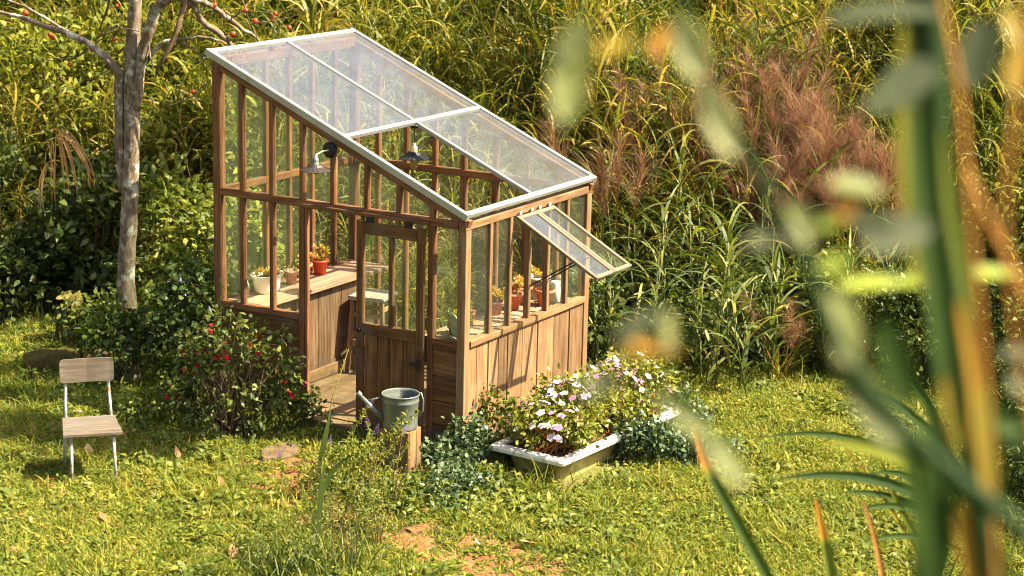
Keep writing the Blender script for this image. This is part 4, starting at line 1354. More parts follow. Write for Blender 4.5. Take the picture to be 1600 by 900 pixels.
tag(o, 'lone red brown plume grass low at the edge of the lawn', 'plume grass', 'red brown plume grasses on the bank')

# ------------------------------------------------------------------ plants before the greenhouse
# purple flowered sprigs
pp0 = np.array([-1.25, .55, 0])
t = thing('purple_flowered_plant', 'arching green sprigs with purple flower spikes before the door', 'flowering plant', (pp0[0], pp0[1], float(ground_z(pp0[0], pp0[1]))))
SPR = [((560, 760), (600, 690), (655, 640), 0), ((540, 770), (580, 700), (575, 660), 1), ((550, 770), (590, 690), (640, 640), 0), ((520, 770), (540, 690), (575, 632), 1), ((560, 770), (610, 700), (628, 672), 1), ((500, 780), (505, 730), (514, 690), 1),
       ((560, 780), (570, 740), (600, 700), 0), ((450, 770), (440, 730), (438, 712), 1), ((480, 780), (470, 750), (520, 724), 1), ((580, 790), (600, 740), (640, 690), 0), ((540, 780), (560, 730), (585, 672), 1), ((600, 790), (580, 770), (572, 790), 1),
       ((520, 790), (530, 740), (555, 700), 0), ((560, 800), (565, 770), (566, 806), 1)]
spk = MB()
for j in range(30):
    f = j / 30
    a = j * 2.4
    c = np.array([.008 * math.cos(a) * (1.1 - f), .008 * math.sin(a) * (1.1 - f), f * .09])
    spk.leaves(c[None], np.array([[math.cos(a), math.sin(a), .4]]), np.array([[0, 0, 1.0]]), .013 * (1.2 - f), .009, .5)
spm = spk.mesh('flower_spike', M['purple'])
bl = MB()
for (a, c, e, fl_) in SPR:
    dpt = 13.65
    A = on_z(a[0], min(a[1] + 10, 800), .0)
    dd_ = (A - CAM) @ CF
    pts = [A - pp0, at(*c, dd_ + .05) - pp0, at(*e, dd_ + .12) - pp0]
    MB().tube([pts[0], (pts[0] + pts[1]) / 2 + np.array([0, 0, .03]), pts[1], pts[2]], [.005, .0045, .004, .002], 5).build('stem', M['stem'], t)
    n = 150
    f = RNG.random(n)
    pos = np.where(f[:, None] < .5, pts[0] + (pts[1] - pts[0]) * (f * 2)[:, None], pts[1] + (pts[2] - pts[1]) * (f * 2 - 1)[:, None])
    bl.leaves(pos, unit(n) + np.array([0, 0, .35]), unit(n) * .5 + np.array([0, 0, .6]), RNG.uniform(.025, .05, n), RNG.uniform(.008, .015, n), np.clip(RNG.normal(.7, .2, n), 0, 1), .2)
    if fl_:
        o = link('flower_spike', spm, t, tuple(pts[2] - np.array([0, 0, .02])))
        o.rotation_euler = Vector(pts[2] - pts[1]).to_track_quat('Z', 'Y').to_euler()
        o.scale = (1.2, 1.2, 1.0)
bl.build('foliage', M['weed'], t)
shrub('leafy_weed', 'yellow green weeds with narrow leaves beside the purple flowered plant', 'weeds', tuple((on_z(535, 760))[:2]), (.2, .26, .19), 1900, .038, .012, 'weed', None, 26, .2, 20, .5, sr=.003, smat='stem')
shrub('leafy_weed', 'fine leaved weeds round the foot of the tall grass stalk', 'weeds', tuple((on_z(540, 840))[:2]), (.26, .32, .22), 2200, .034, .011, 'midleaf', None, 26, .2, 24, .5, sr=.003, smat='twig')
shrub('leafy_weed', 'dark fine leaved weeds at the bottom edge left of the stalk', 'weeds', tuple((on_z(440, 880))[:2]), (.22, .28, .17), 1700, .036, .012, 'midleaf', None, 22, .2, 16, .5, sr=.003, smat='stem')

# tall broad grass stalk and its tuft
g0 = on_z(497, 868)
g0[2] = float(ground_z(g0[0], g0[1]))
t = thing('tall_grass_stalk', 'single tall green grass stalk rising before the doorway', 'grass stalk', tuple(g0))
dg = (g0 - CAM) @ CF
q_ = lambda px, py, dz=0: at(px, py, dg + dz) - g0
MB().tube([(0, 0, -.03), q_(500, 760), q_(506, 690), q_(520, 620), q_(545, 545)], [.007, .006, .005, .004, .002], 7).build('stem', M['stem'], t, smooth=True)
bb = MB()
for (p0, p1, p2) in (((497, 850), (500, 760), (508, 720)), ((505, 770), (520, 715), (565, 708)), ((500, 720), (505, 700), (517, 640)), ((496, 860), (488, 820), (490, 800))):
    P0, P1, P2 = q_(*p0), q_(*p1, -.03), q_(*p2, -.05)
    uu = np.linspace(0, 1, 8)[:, None]
    c = (1 - uu) ** 2 * P0 + 2 * uu * (1 - uu) * P1 + uu ** 2 * P2
    wv = .017 * np.sin(np.pi * np.clip(uu[:, 0] * .85 + .15, 0, 1)) + .002
    sdv = CR
    V = np.stack([c - wv[:, None] * sdv, c + wv[:, None] * sdv + CF * .004], 1).reshape(-1, 3)
    bb.add(V, [(2 * i, 2 * i + 1, 2 * i + 3, 2 * i + 2) for i in range(7)], tint=.45)
bb.build('leaves', M['cane'], t)
tp_ = q_(545, 545)
bb = MB()
n = 60
f = RNG.random(n)
bb.blades(q_(520, 620) + (tp_ - q_(520, 620)) * f[:, None], RNG.uniform(0, 6.28, n), .03, .004, .3, .3, .9, 2)
bb.build('seed_head', M['grass'], t)


def tuft(name, label, cat, px, py, n, Lr, Wr, th, bd, mat, tl=(2, 2), spread=.08, group=None, z=0.0):
    p0 = on_z(px, py, z)
    p0[2] = float(ground_z(p0[0], p0[1]))
    t = thing(name, label, cat, tuple(p0), 0, group)
    bb = MB()
    bb.blades(RNG.normal(size=(n, 3)) * np.array([spread, spread, 0]), RNG.uniform(0, 6.28, n), RNG.uniform(*Lr, n), RNG.uniform(*Wr, n), RNG.uniform(*th, n), RNG.uniform(*bd, n), RNG.beta(*tl, n), 6)
    bb.build('leaves', M[mat], t)
    return t


tuft('grass_tuft', 'dark green grass tuft in the bottom foreground left of the stalk', 'grass tuft', 430, 905, 120, (.2, .42), (.008, .018), (.1, .6), (.3, 1.2), 'cane', spread=.13)
tuft('grass_tuft', 'dark tuft of blades right below the tall stalk', 'grass tuft', 520, 900, 110, (.2, .42), (.006, .014), (.1, .5), (.3, 1.1), 'cane', spread=.13)
tuft('grass_tuft', 'long bladed tuft beneath the near end of the trough', 'grass tuft', 860, 770, 26, (.2, .38), (.006, .012), (.2, .8), (.4, 1.2), 'weed', spread=.06)
tuft('strap_leaf_plant', 'pale green strap leaved plant at the left edge behind the lawn', 'plant', 25, 470, 16, (.35, .6), (.025, .04), (.3, .9), (.8, 1.7), 'palegreen', (2, 4), .06)
tuft('grass_tuft', 'bright arching leaves at the far corner of the low wall', 'grass tuft', 940, 590, 16, (.3, .5), (.02, .035), (.4, .9), (.8, 1.5), 'lime', spread=.04)
DRY = []
for k, (px, py) in enumerate(((550, 890), (590, 860), (615, 800), (575, 800), (530, 830))):
    p0 = on_z(px, py)
    p0[2] = float(ground_z(p0[0], p0[1]))
    t = thing('dry_weed', 'thin brown dry weed with bare twigs beside the brick path', 'dry weed', tuple(p0), random.uniform(0, 6), 'dry weeds beside the brick path')
    DRY.append(t)
    b1, b2 = MB(), MB()
    for j in range(9):
        e = np.array([random.uniform(-.16, .16), random.uniform(-.16, .16), random.uniform(.25, .6)])
        b1.tube([(0, 0, -.02), e * .5 + np.array([.02, 0, .02]), e], [.003, .0025, .0015], 4)
        n = 14
        f = RNG.uniform(.35, 1, n)[:, None]
        b2.leaves(e * f, unit(n) + np.array([0, 0, .6]), unit(n), RNG.uniform(.015, .035, n), .006, RNG.uniform(.5, 1, n))
    b1.build('stem', M['twig'], t)
    b2.build('leaves', M['lawn'], t)

row_labels(DRY, 'thin dry weed left of the brick path, %s pair, %s from the left', ['nearest', 'middle', 'farthest'])

# ------------------------------------------------------------------ step, logs, bricks, dead leaves
p0 = on_z(437, 712)
st = thing('step_stone', 'flat brown stepping stone at the doorway', 'stone', (p0[0], p0[1], 0), rad(15))
sb2 = MB()
pol = [(.24 * math.cos(a) * random.uniform(.85, 1.1), .15 * math.sin(a) * random.uniform(.85, 1.1)) for a in np.linspace(0, 6.28, 12)[:-1]]
n = len(pol)
sb2.add([(x, y, -.03) for x, y in pol] + [(x, y, .035) for x, y in pol] + [(x * .95, y * .95, .045) for x, y in pol] + [(0, 0, .046)],
        [(i, (i + 1) % n, n + (i + 1) % n, n + i) for i in range(n)] + [(n + i, n + (i + 1) % n, 2 * n + (i + 1) % n, 2 * n + i) for i in range(n)], [(3 * n, 2 * n + i, 2 * n + (i + 1) % n) for i in range(n)])
sb2.build('slab', M['stone'], st)
lg = thing('fallen_log', 'mossy fallen log on the grass behind the chair', 'log', (-.05, 4.1, 0), 0)
a_, e_ = on_z(40, 592) - np.array([-.05, 4.1, 0]), on_z(150, 592) - np.array([-.05, 4.1, 0])
a_, e_ = a_ + np.array([.15, .1, .06]), e_ + np.array([.15, .1, .05])
rough_tube('trunk', [a_, a_ * .66 + e_ * .34 + np.array([0, 0, .03]), a_ * .33 + e_ * .67 + np.array([0, 0, .02]), e_], [.12, .15, .14, .09], 12, 4, .008, M['moss'], lg)
sg = thing('tree_stump', 'old mossy tree stump left of the tree trunk', 'stump', (.72, 4.72, 0))
rough_tube('trunk', [(0, 0, -.05), (.01, 0, .18), (0, .01, .38), (.0, .0, .46)], [.17, .13, .125, .12], 12, 3, .006, M['moss'], sg)
MB().lathe([(.12, .462), (.06, .475), (.001, .47)], n=12, wob=.05).build('cut_face', M['log'], sg)
t = thing('stone', 'pale brown stone beside the foot of the tree', 'stone', tuple(on_z(157, 572)))
MB().lathe([(.001, -.05), (.1, -.02), (.12, .06), (.08, .13), (.001, .16)], n=9, sx=.7, sy=1.0, wob=.1).build('stone', M['stone'], t)

path = MB()
PTH = [(-.75, 1.25), (-1.15, .85), (-1.5, .45), (-1.62, -.1), (-1.62, -.7), (-1.75, -1.3), (-2.0, -2.0)]
pv = np.array(PTH)
u = np.linspace(0, len(pv) - 1, 25)
cx = np.interp(u, np.arange(len(pv)), pv[:, 0])
cy = np.interp(u, np.arange(len(pv)), pv[:, 1])
tg = np.stack([np.gradient(cx), np.gradient(cy)], 1)
tg /= np.linalg.norm(tg, axis=1)[:, None]
nn = np.stack([-tg[:, 1], tg[:, 0]], 1)
Lp = np.stack([cx, cy], 1) + nn * .33
Rp = np.stack([cx, cy], 1) - nn * .33
V = np.stack([np.c_[Lp, ground_z(Lp[:, 0], Lp[:, 1]) + .006], np.c_[Rp, ground_z(Rp[:, 0], Rp[:, 1]) + .006]], 1).reshape(-1, 3)
path.add(V, [(2 * i, 2 * i + 1, 2 * i + 3, 2 * i + 2) for i in range(24)])
pobj = path.build('path', M['soil'])
tag(pobj, kind='structure')
bmesh_ = MB().beam((-.095, 0, 0), (.095, 0, 0), .095, .05, ch=.008).mesh('brick', M['brick'])
dist = 0.0
seglen = np.r_[0, np.cumsum(np.hypot(np.diff(cx), np.diff(cy)))]
row = 0
brick_xy = []
while dist < seglen[-1]:
    x = np.interp(dist, seglen, cx)
    y = np.interp(dist, seglen, cy)
    i = min(int(np.searchsorted(seglen, dist)), 24)
    ang = math.atan2(nn[i][1], nn[i][0])
    for k in range(-1, 3):
        off = (k - .5 + (.5 if row % 2 else 0)) * .203
        if abs(off) > .32 or random.random() < .2:
            continue
        bx, by = x + nn[i][0] * off, y + nn[i][1] * off
        o = link('brick', bmesh_, pobj, (bx, by, float(ground_z(bx, by)) + random.uniform(-.016, .006)))
        o.rotation_euler = (random.gauss(0, .06), random.gauss(0, .06), ang + random.gauss(0, .09))
        o.scale = (random.uniform(.8, 1.0), random.uniform(.82, 1.0), 1)
        brick_xy.append((bx, by))
    dist += .107
    row += 1

dl = []
for k in range(3):
    bb = MB()
    bb.blades(np.zeros((1, 3)), 0, .11, .055, 1.35, (.25, .5, -.3)[k], .2 + .3 * k, 5, 1, .3)
    dl.append(bb.mesh('dead_leaf', M['deadleaf']))
DLP = [(232, 775), (248, 780), (150, 803), (170, 820), (135, 757), (140, 715), (130, 760), (70, 760), (95, 838), (240, 758), (262, 766), (70, 545), (30, 580), (55, 592), (130, 650), (190, 690), (310, 760), (200, 860), (10, 870), (40, 872), (385, 812), (345, 760), (330, 745),
       (660, 742), (745, 880), (830, 855), (945, 868), (975, 880), (1040, 860), (280, 720), (245, 645), (210, 640), (330, 850), (110, 790), (20, 815), (55, 690), (15, 650), (365, 880)]
DLP += [(random.uniform(0, 480), random.uniform(600, 890)) for _ in range(34)] + [(random.uniform(640, 1000), random.uniform(780, 890)) for _ in range(8)]
for k, (px, py) in enumerate(DLP):
    c = on_z(px, py, .0)
    o = link('fallen_leaf', dl[k % 3], None, (c[0], c[1], float(ground_z(c[0], c[1])) + .045))
    o.rotation_euler = (random.gauss(0, .25), random.gauss(0, .25), random.uniform(0, 6.28))
    s = random.uniform(.7, 1.35) if k < 38 else random.uniform(.4, .75)
    o.scale = (s, s, s)
    kind = ('reddish brown', 'tan', 'pale straw coloured')[k % 3]
    where = 'on the grass behind the chair' if py < 700 else ('on the sunny grass left of the purple flowered plant' if px < 500 else 'on the grass right of the brick path')
    tag(o, kind + ' fallen leaf ' + where, 'fallen leaf', 'dry leaves fallen on the lawn')

# ------------------------------------------------------------------ foreground plants, close to the camera
def gnd(p):
    return float(ground_z(p[0], p[1]))


def blade_strip(bb, pts, w, tint=.5, nrm=None, fold=.15):
    """broad leaf along a path; w = widths; a shallow V section"""
    pts = np.array(pts, float)
    k = len(pts)
    w = np.broadcast_to(np.asarray(w, float), (k,))
    T = np.gradient(pts, axis=0)
    T /= np.linalg.norm(T, axis=1)[:, None] + 1e-9
    nrm = -CF if nrm is None else np.array(nrm, float)
    s = np.cross(T, nrm)
    s /= np.linalg.norm(s, axis=1)[:, None] + 1e-9
    u_ = np.cross(s, T)
    V = np.stack([pts - s * w[:, None] / 2, pts - u_ * (w * fold)[:, None], pts + s * w[:, None] / 2], 1).reshape(-1, 3)
    tn = np.repeat(np.broadcast_to(tint, (k,)), 3)
    bb.add(V, [(3 * i + j, 3 * i + j + 1, 3 * i + j + 4, 3 * i + j + 3) for i in range(k - 1) for j in range(2)], tint=tn)


def bez(p0, p1, p2, n=9):
    uu = np.linspace(0, 1, n)[:, None]
    return (1 - uu) ** 2 * np.array(p0) + 2 * uu * (1 - uu) * np.array(p1) + uu ** 2 * np.array(p2)


def oval_leaf(t, c, px_len, px_w, ang, d, mat, tint=.5, tilt=(0, 0)):
    """leaf as its own part: centre pixel, length, width, angle of its axis in the picture, tilt out of it"""
    k = d / FPX
    ax = CR * math.cos(rad(ang)) + CU * math.sin(rad(ang)) + CF * tilt[0]
    nr = -CF * .8 + (CR * -math.sin(rad(ang)) + CU * math.cos(rad(ang))) * tilt[1] + (np.array(SUN) * .5 if mat in ('palegreen', 'lime', 'yellowleaf') else 0)
    cc = at(c[0], c[1], d) - np.array(t.location)
    L = px_len * k
    uu = np.linspace(-.5, .5, 9)
    pts = cc + ax * (uu * L)[:, None] - CU * (L * .25 * (uu ** 2))[:, None]
    wv = px_w * k * np.sqrt(np.maximum(0, 1 - (2 * uu) ** 2)) * (1 - .25 * uu) + .0005
    bb = MB()
    blade_strip(bb, pts, wv, tint, nr, .12)
    return bb.build('leaf', M[mat], t)


def cane_thing(name, label, cat, pix, wpx, d, mat, tints=.5, flat=1.0, tail=(0, 0)):
    pts = [at(x, y, d) for x, y in pix]
    end = pts[-1].copy()
    g = end + CF * .1
    for _ in range(60):
        if end[2] < gnd(end):
            break
        end = end + (pts[-1] - pts[-2]) / np.linalg.norm(pts[-1] - pts[-2]) * .02 + np.array([0, 0, -.03])
    pts.append((pts[-1] + end) / 2)
    pts.append(end + np.array([0, 0, -.05]))
    t = thing(name, label, cat, tuple(end))
    L = [p - end for p in pts]
    r = [w * d / FPX / 2 for w in wpx] + [wpx[-1] * d / FPX / 2] * 2
    # smooth path
    return t, L, r


def smooth_tube(t, name, L, r, mat, tint, flat=1.0, n=14):
    L, r = np.array(L), np.array(r)
    k = len(L)
    u = np.linspace(0, k - 1, (k - 1) * 5 + 1)
    P_ = np.stack([np.interp(u, np.arange(k), L[:, j]) for j in range(3)], 1)
    for _ in range(3):
        P_[1:-1] = (P_[:-2] + 2 * P_[1:-1] + P_[2:]) / 4
    R_ = np.interp(u, np.arange(k), r)
    bb = MB()
    bb.tube(P_, R_, n, flat=flat)
    if tint == 'sides':                       # olive and orange margins of the sheath, seen on both edges
        tn = []
        for i in range(len(P_)):
            for j in range(n):
                a = 2 * math.pi * j / n
                tn.append(.5 + .42 * max(0, abs(math.cos(a)) - .8) / .2 if abs(math.cos(a)) > .8 else .12 + .1 * math.sin(a * 3))
        tn += [.3, .3]
        bb.t = [np.array(tn)]
    else:
        bb.t = [np.full(bb.n, tint)]
    return bb.build(name, M[mat], t, smooth=True)


# thick green stalk
t, L, r = cane_thing('thick_stalk', 'thick green plant stalk with olive and orange margins close in the right foreground', 'stalk', [(1440, -120), (1448, 60), (1456, 300), (1480, 450), (1500, 600), (1520, 750), (1545, 900), (1560, 1020)], [66, 66, 62, 46, 34, 30, 32, 34], 2.3, 'stalk')
smooth_tube(t, 'stem', L, r, 'stalk', .1, .7)
o_ = np.array(t.location)
for (pp_, w, tn, dz) in (([(1415, 40), (1418, 180), (1424, 300), (1440, 420), (1455, 480)], 34, .66, -.03), ([(1432, 120), (1440, 260), (1462, 420), (1480, 560), (1486, 700)], 44, .3, -.05), ([(1475, 200), (1488, 330), (1508, 420), (1522, 520)], 26, .58, -.04),
                        ([(1500, 470), (1522, 560), (1534, 680), (1545, 800)], 24, .86, -.02), ([(1535, 600), (1548, 700), (1556, 790)], 30, .64, -.05), ([(1478, 590), (1490, 640), (1498, 700)], 26, .74, -.05),
                        ([(1600, 980), (1560, 880), (1520, 760), (1500, 690)], 34, .4, .02), ([(1440, 980), (1462, 860), (1472, 740), (1450, 620)], 52, .3, .03), ([(1540, 1000), (1522, 880), (1500, 780)], 40, .84, .0), ([(1420, 1000), (1445, 860), (1430, 730), (1395, 650)], 30, .35, .05), ([(1600, 700), (1570, 650), (1545, 640)], 44, .3, .1)):
    bb = MB()
    la = np.array([at(x, y, 2.3 + dz) - o_ for x, y in pp_])
    uq = np.linspace(0, len(la) - 1, 12)
    pts = np.stack([np.interp(uq, np.arange(len(la)), la[:, q]) for q in range(3)], 1)
    for _ in range(2):
        pts[1:-1] = (pts[:-2] + 2 * pts[1:-1] + pts[2:]) / 4
    blade_strip(bb, pts, np.array([.35, .7, .9, 1, 1, 1, 1, 1, .9, .7, .45, .1]) * w * 2.3 / FPX, tn)
    bb.build('leaf', M['stalk'], t)
oval_leaf(t, (1385, 15), 190, 40, 5, 2.2, 'greyleaf', .3, (.2, .6))
oval_leaf(t, (1425, 120), 110, 62, 30, 2.2, 'greyleaf', .4, (.3, .3))
oval_leaf(t, (1400, 150), 110, 50, 15, 2.25, 'greyleaf', .35, (.2, .4))
oval_leaf(t, (1530, 75), 120, 60, 70, 2.2, 'greyleaf', .35, (.2, .2))
oval_leaf(t, (1535, 95), 90, 45, 60, 2.3, 'greyleaf', .25, (.2, .4))
oval_leaf(t, (1585, 40), 70, 30, 110, 2.3, 'yellowleaf', .1, (.2, .3))
oval_leaf(t, (1500, 425), 220, 30, 4, 2.55, 'lime', .6, (.1, .5))
oval_leaf(t, (1365, 440), 120, 26, 2, 2.55, 'lime', .7, (.1, .5))
oval_leaf(t, (1575, 660), 70, 42, 0, 2.4, 'stalk', .35, (.1, .4))
# tan canes
t, L, r = cane_thing('tan_cane', 'pale orange dry cane beside the thick green stalk', 'cane', [(1450, -100), (1478, 40), (1497, 120), (1512, 300), (1528, 470), (1545, 650), (1552, 850), (1560, 1000)], [8, 9, 10, 9, 8, 7, 7, 7], 2.15, 'drystem')
smooth_tube(t, 'stem', L, r, 'drystem', .5)
t, L, r = cane_thing('tan_cane', 'thin tan twig slanting down to the right edge', 'cane', [(1505, 250), (1530, 310), (1565, 390), (1600, 450), (1650, 560)], [9, 10, 11, 11, 11], 2.2, 'drystem')
smooth_tube(t, 'stem', L, r, 'drystem', .5)
t, L, r = cane_thing('tan_cane', 'blurred tan stem at the top right edge', 'cane', [(1605, -40), (1592, 120), (1580, 220), (1566, 330), (1585, 520), (1640, 800)], [8, 8, 9, 7, 6, 6], 2.0, 'drystem')
smooth_tube(t, 'stem', L, r, 'drystem', .5)
oval_leaf(t, (1592, 100), 90, 36, 75, 2.05, 'yellowleaf', .2, (.2, .2))
oval_leaf(t, (1592, 550), 60, 22, 0, 2.1, 'greyleaf', .7, (.2, .5))
oval_leaf(t, (1590, 600), 40, 30, -40, 2.1, 'greyleaf', .7, (.2, .5))
# leafy branch sweeping down through the right side
t, L, r = cane_thing('leafy_branch', 'blurred dark leafy branch sweeping diagonally through the foreground', 'branch', [(1045, -60), (1090, 90), (1128, 195), (1190, 280), (1255, 390), (1295, 510), (1360, 620), (1450, 710), (1600, 830), (1680, 910)],
                     [10, 11, 12, 14, 18, 21, 24, 28, 32, 34], 2.0, 'stalk')
smooth_tube(t, 'stem', L, r, 'stalk', .0)
for (c, ln, w, ang, mt, tn, tl) in (((892, 105), 165, 58, 82, 'palegreen', .45, (.2, .2)), ((900, 60), 80, 45, 60, 'palegreen', .3, (.2, .3)), ((1078, 68), 110, 50, 105, 'palegreen', .65, (.2, .2)), ((1035, 60), 60, 26, 60, 'yellowleaf', .9, (.2, .2)), ((965, 70), 70, 26, 15, 'yellowleaf', .2, (.2, .3)),
                                    ((1122, 182), 125, 46, 112, 'palegreen', .95, (.2, .1)), ((1250, 350), 70, 58, 120, 'palegreen', .7, (.2, .2)), ((1340, 288), 90, 36, -8, 'palegreen', .6, (.2, .4)), ((1322, 318), 44, 34, 70, 'yellowleaf', .9, (.2, .2)),
                                    ((1305, 340), 60, 26, 30, 'lime', .3, (.2, .2)), ((1405, 362), 120, 62, 15, 'greyleaf', .75, (.2, .3)), ((1360, 345), 70, 32, -10, 'greyleaf', .3, (.2, .3)), ((1318, 500), 130, 52, 100, 'palegreen', .55, (.2, .2)),
                                    ((1350, 610), 190, 58, 122, 'palegreen', .2, (.2, .3)), ((1400, 560), 150, 50, 105, 'stalk', .35, (.2, .2)), ((1000, 503), 90, 28, 35, 'greyleaf', .6, (.2, .3)), ((940, 598), 80, 32, 25, 'greyleaf', .55, (.2, .4)),
                                    ((1024, 540), 80, 26, -8, 'yellowleaf', .8, (.2, .3)), ((985, 540), 44, 40, 40, 'yellowleaf', .0, (.2, .3)), ((1045, 512), 68, 20, 92, 'palegreen', .9, (.1, .1)), ((1060, 640), 110, 30, 140, 'palegreen', .5, (.2, .2)),
                                    ((1125, 705), 130, 36, 130, 'palegreen', .6, (.2, .2)), ((1310, 410), 56, 30, 20, 'lime', .2, (.2, .2)), ((1200, 370), 70, 28, 15, 'greyleaf', .7, (.2, .3))):
    oval_leaf(t, c, ln, w, ang, 2.0, mt, tn, tl)
o_ = np.array(t.location)
for pts in ([(1255, 390), (1180, 420), (1040, 560), (1060, 640)], [(1060, 600), (1085, 660), (1130, 740)], [(1040, 560), (1000, 510)], [(1128, 195), (1000, 60), (900, 120)], [(1255, 390), (1330, 300), (1400, 360)], [(1040, 560), (940, 600)]):
    bb = MB().tube([at(x, y, 2.0) - o_ for x, y in pts], .0016, 6)
    bb.build('twig', M['stalk'], t)
# half sharp stems further away
for (lbl, pix, wp, d, mt, tn) in (
        ('green and orange reed stem rising from the bottom edge', [(1082, 670), (1105, 730), (1150, 810), (1200, 900), (1260, 1020)], [5, 15, 17, 19, 20], 5.5, 'stalk', .5),
        ('broad pale reed blade at the bottom right of the lawn', [(1275, 780), (1290, 850), (1300, 900), (1310, 1000)], [4, 14, 18, 20], 7.0, 'stalk', .68),
        ('thin pale grass stem at the bottom right', [(1350, 785), (1365, 830), (1380, 900), (1385, 990)], [4, 7, 9, 9], 6.5, 'drystem', .9)):
    t, L, r = cane_thing('reed_stem', lbl, 'reed', pix, wp, d, mt)
    o_ = np.array(t.location)
    bb = MB()
    u = np.linspace(0, len(L) - 1, 20)
    La = np.array(L)
    P_ = np.stack([np.interp(u, np.arange(len(L)), La[:, j]) for j in range(3)], 1)
    blade_strip(bb, P_, np.interp(u, np.arange(len(L)), np.array(r) * 2), np.where(np.arange(20) < 4, .95, tn - .15), None, .3)
    bb.build('blade', M[mt], t)
# arching leafy reeds at the lower right, in front of the lawn
RD = [((1480, 760), (1350, 650), (1180, 686), 11, 9.0, .3), ((1470, 800), (1380, 720), (1205, 750), 16, 8.0, .12), ((1500, 730), (1420, 620), (1330, 600), 12, 9.0, .25), ((1500, 780), (1430, 680), (1340, 660), 14, 9.0, .2), ((1480, 820), (1400, 760), (1310, 770), 11, 9.0, .2),
      ((1490, 830), (1420, 770), (1330, 800), 12, 9.0, .25), ((1500, 860), (1420, 820), (1340, 850), 10, 9.0, .3), ((1460, 745), (1380, 690), (1285, 692), 22, 4.5, .66), ((1500, 760), (1440, 560), (1390, 590), 14, 9, .2), ((1470, 900), (1400, 800), (1370, 700), 10, 9, .6), ((1440, 880), (1380, 760), (1310, 690), 5, 9, .8), ((1520, 860), (1450, 720), (1360, 740), 13, 9, .15)]
rg0 = on_z(1440, 960, .25)
rg0[2] = gnd(rg0)
t = thing('arching_reed', 'spiky arching reed leaves at the lower right of the lawn', 'reed', tuple(rg0))
for (a, c, e, w, d, tn) in RD:
    bb = MB()
    pts = bez(at(*a, d) - rg0, at(*c, d - .1) - rg0, at(*e, d - .2) - rg0, 9)
    blade_strip(bb, np.concatenate([[np.zeros(3)], pts]), np.array([.3, .5, .8, 1, 1, 1, .85, .7, .4, .05]) * w * d / FPX, tn)
    bb.build('leaf', M['stalk'], t)

# ------------------------------------------------------------------ uncountable cover: lawn, hill grass, weeds
LIB = []


def lib(mb, name, mat):
    o = bpy.data.objects.new(name, mb.mesh(name, M[mat]))
    return o


def scatter(name, label, cat, pos, rot, scl, variants):
    col = bpy.data.collections.new(name + '_kinds')
    for v in variants:
        col.objects.link(v)
    n = len(pos)
    me = bpy.data.meshes.new(name)
    me.vertices.add(n)
    me.vertices.foreach_set('co', pos.astype(np.float32).ravel())
    a = me.attributes.new('rot', 'FLOAT_VECTOR', 'POINT')
    a.data.foreach_set('vector', rot.astype(np.float32).ravel())
    a = me.attributes.new('scl', 'FLOAT', 'POINT')
    a.data.foreach_set('value', scl.astype(np.float32))
    a = me.attributes.new('idx', 'INT', 'POINT')
    a.data.foreach_set('value', RNG.integers(0, len(variants), n).astype(np.int32))
    o = link(name, me)
    ng = bpy.data.node_groups.new(name + '_scatter', 'GeometryNodeTree')
    ng.interface.new_socket('Geometry', in_out='INPUT', socket_type='NodeSocketGeometry')
    ng.interface.new_socket('Geometry', in_out='OUTPUT', socket_type='NodeSocketGeometry')
    N_ = ng.nodes
    gi, go = N_.new('NodeGroupInput'), N_.new('NodeGroupOutput')
    iop = N_.new('GeometryNodeInstanceOnPoints')
    ci = N_.new('GeometryNodeCollectionInfo')
    ci.inputs['Collection'].default_value = col
    ci.inputs['Separate Children'].default_value = True
    ci.inputs['Reset Children'].default_value = True
    iop.inputs['Pick Instance'].default_value = True

    def at_(nm, ty):
        nd = N_.new('GeometryNodeInputNamedAttribute')
        nd.data_type = ty
        nd.inputs['Name'].default_value = nm
        return nd.outputs['Attribute']
    ng.links.new(gi.outputs[0], iop.inputs['Points'])
    ng.links.new(ci.outputs[0], iop.inputs['Instance'])
    ng.links.new(at_('idx', 'INT'), iop.inputs['Instance Index'])
    ng.links.new(at_('rot', 'FLOAT_VECTOR'), iop.inputs['Rotation'])
    ng.links.new(at_('scl', 'FLOAT'), iop.inputs['Scale'])
    ng.links.new(iop.outputs[0], go.inputs[0])
    md = o.modifiers.new('scatter', 'NODES')
    md.node_group = ng
    return tag(o, label, cat, None, 'stuff')


def grass_tuft(n, Lr, Wr, th, bd, spread, tl, seg=5, spikes=0):
    bb = MB()
    base = RNG.normal(size=(n, 3)) * np.array([spread, spread, 0])
    tb = random.uniform(-.12, .12)
    bb.blades(base, RNG.uniform(0, 6.28, n), RNG.uniform(*Lr, n), RNG.uniform(*Wr, n), RNG.uniform(*th, n), RNG.uniform(*bd, n), np.clip(RNG.beta(*tl, n) + tb, 0, 1), seg)
    for k in range(spikes):
        b0 = np.array([random.gauss(0, spread), random.gauss(0, spread), 0])
        az = random.uniform(0, 6.28)
        h = np.array([math.cos(az), math.sin(az), 0])
        H = random.uniform(.7, 1.1) * Lr[1]
        p = [b0, b0 + h * .08 + np.array([0, 0, H * .7]), b0 + h * .16 + np.array([0, 0, H]), b0 + h * .24 + np.array([0, 0, H * 1.04]), b0 + h * .31 + np.array([0, 0, H * 1.0])]
        bb.tube(p, [.003, .003, .009, .011, .004], 5, tint=.92)
    return bb


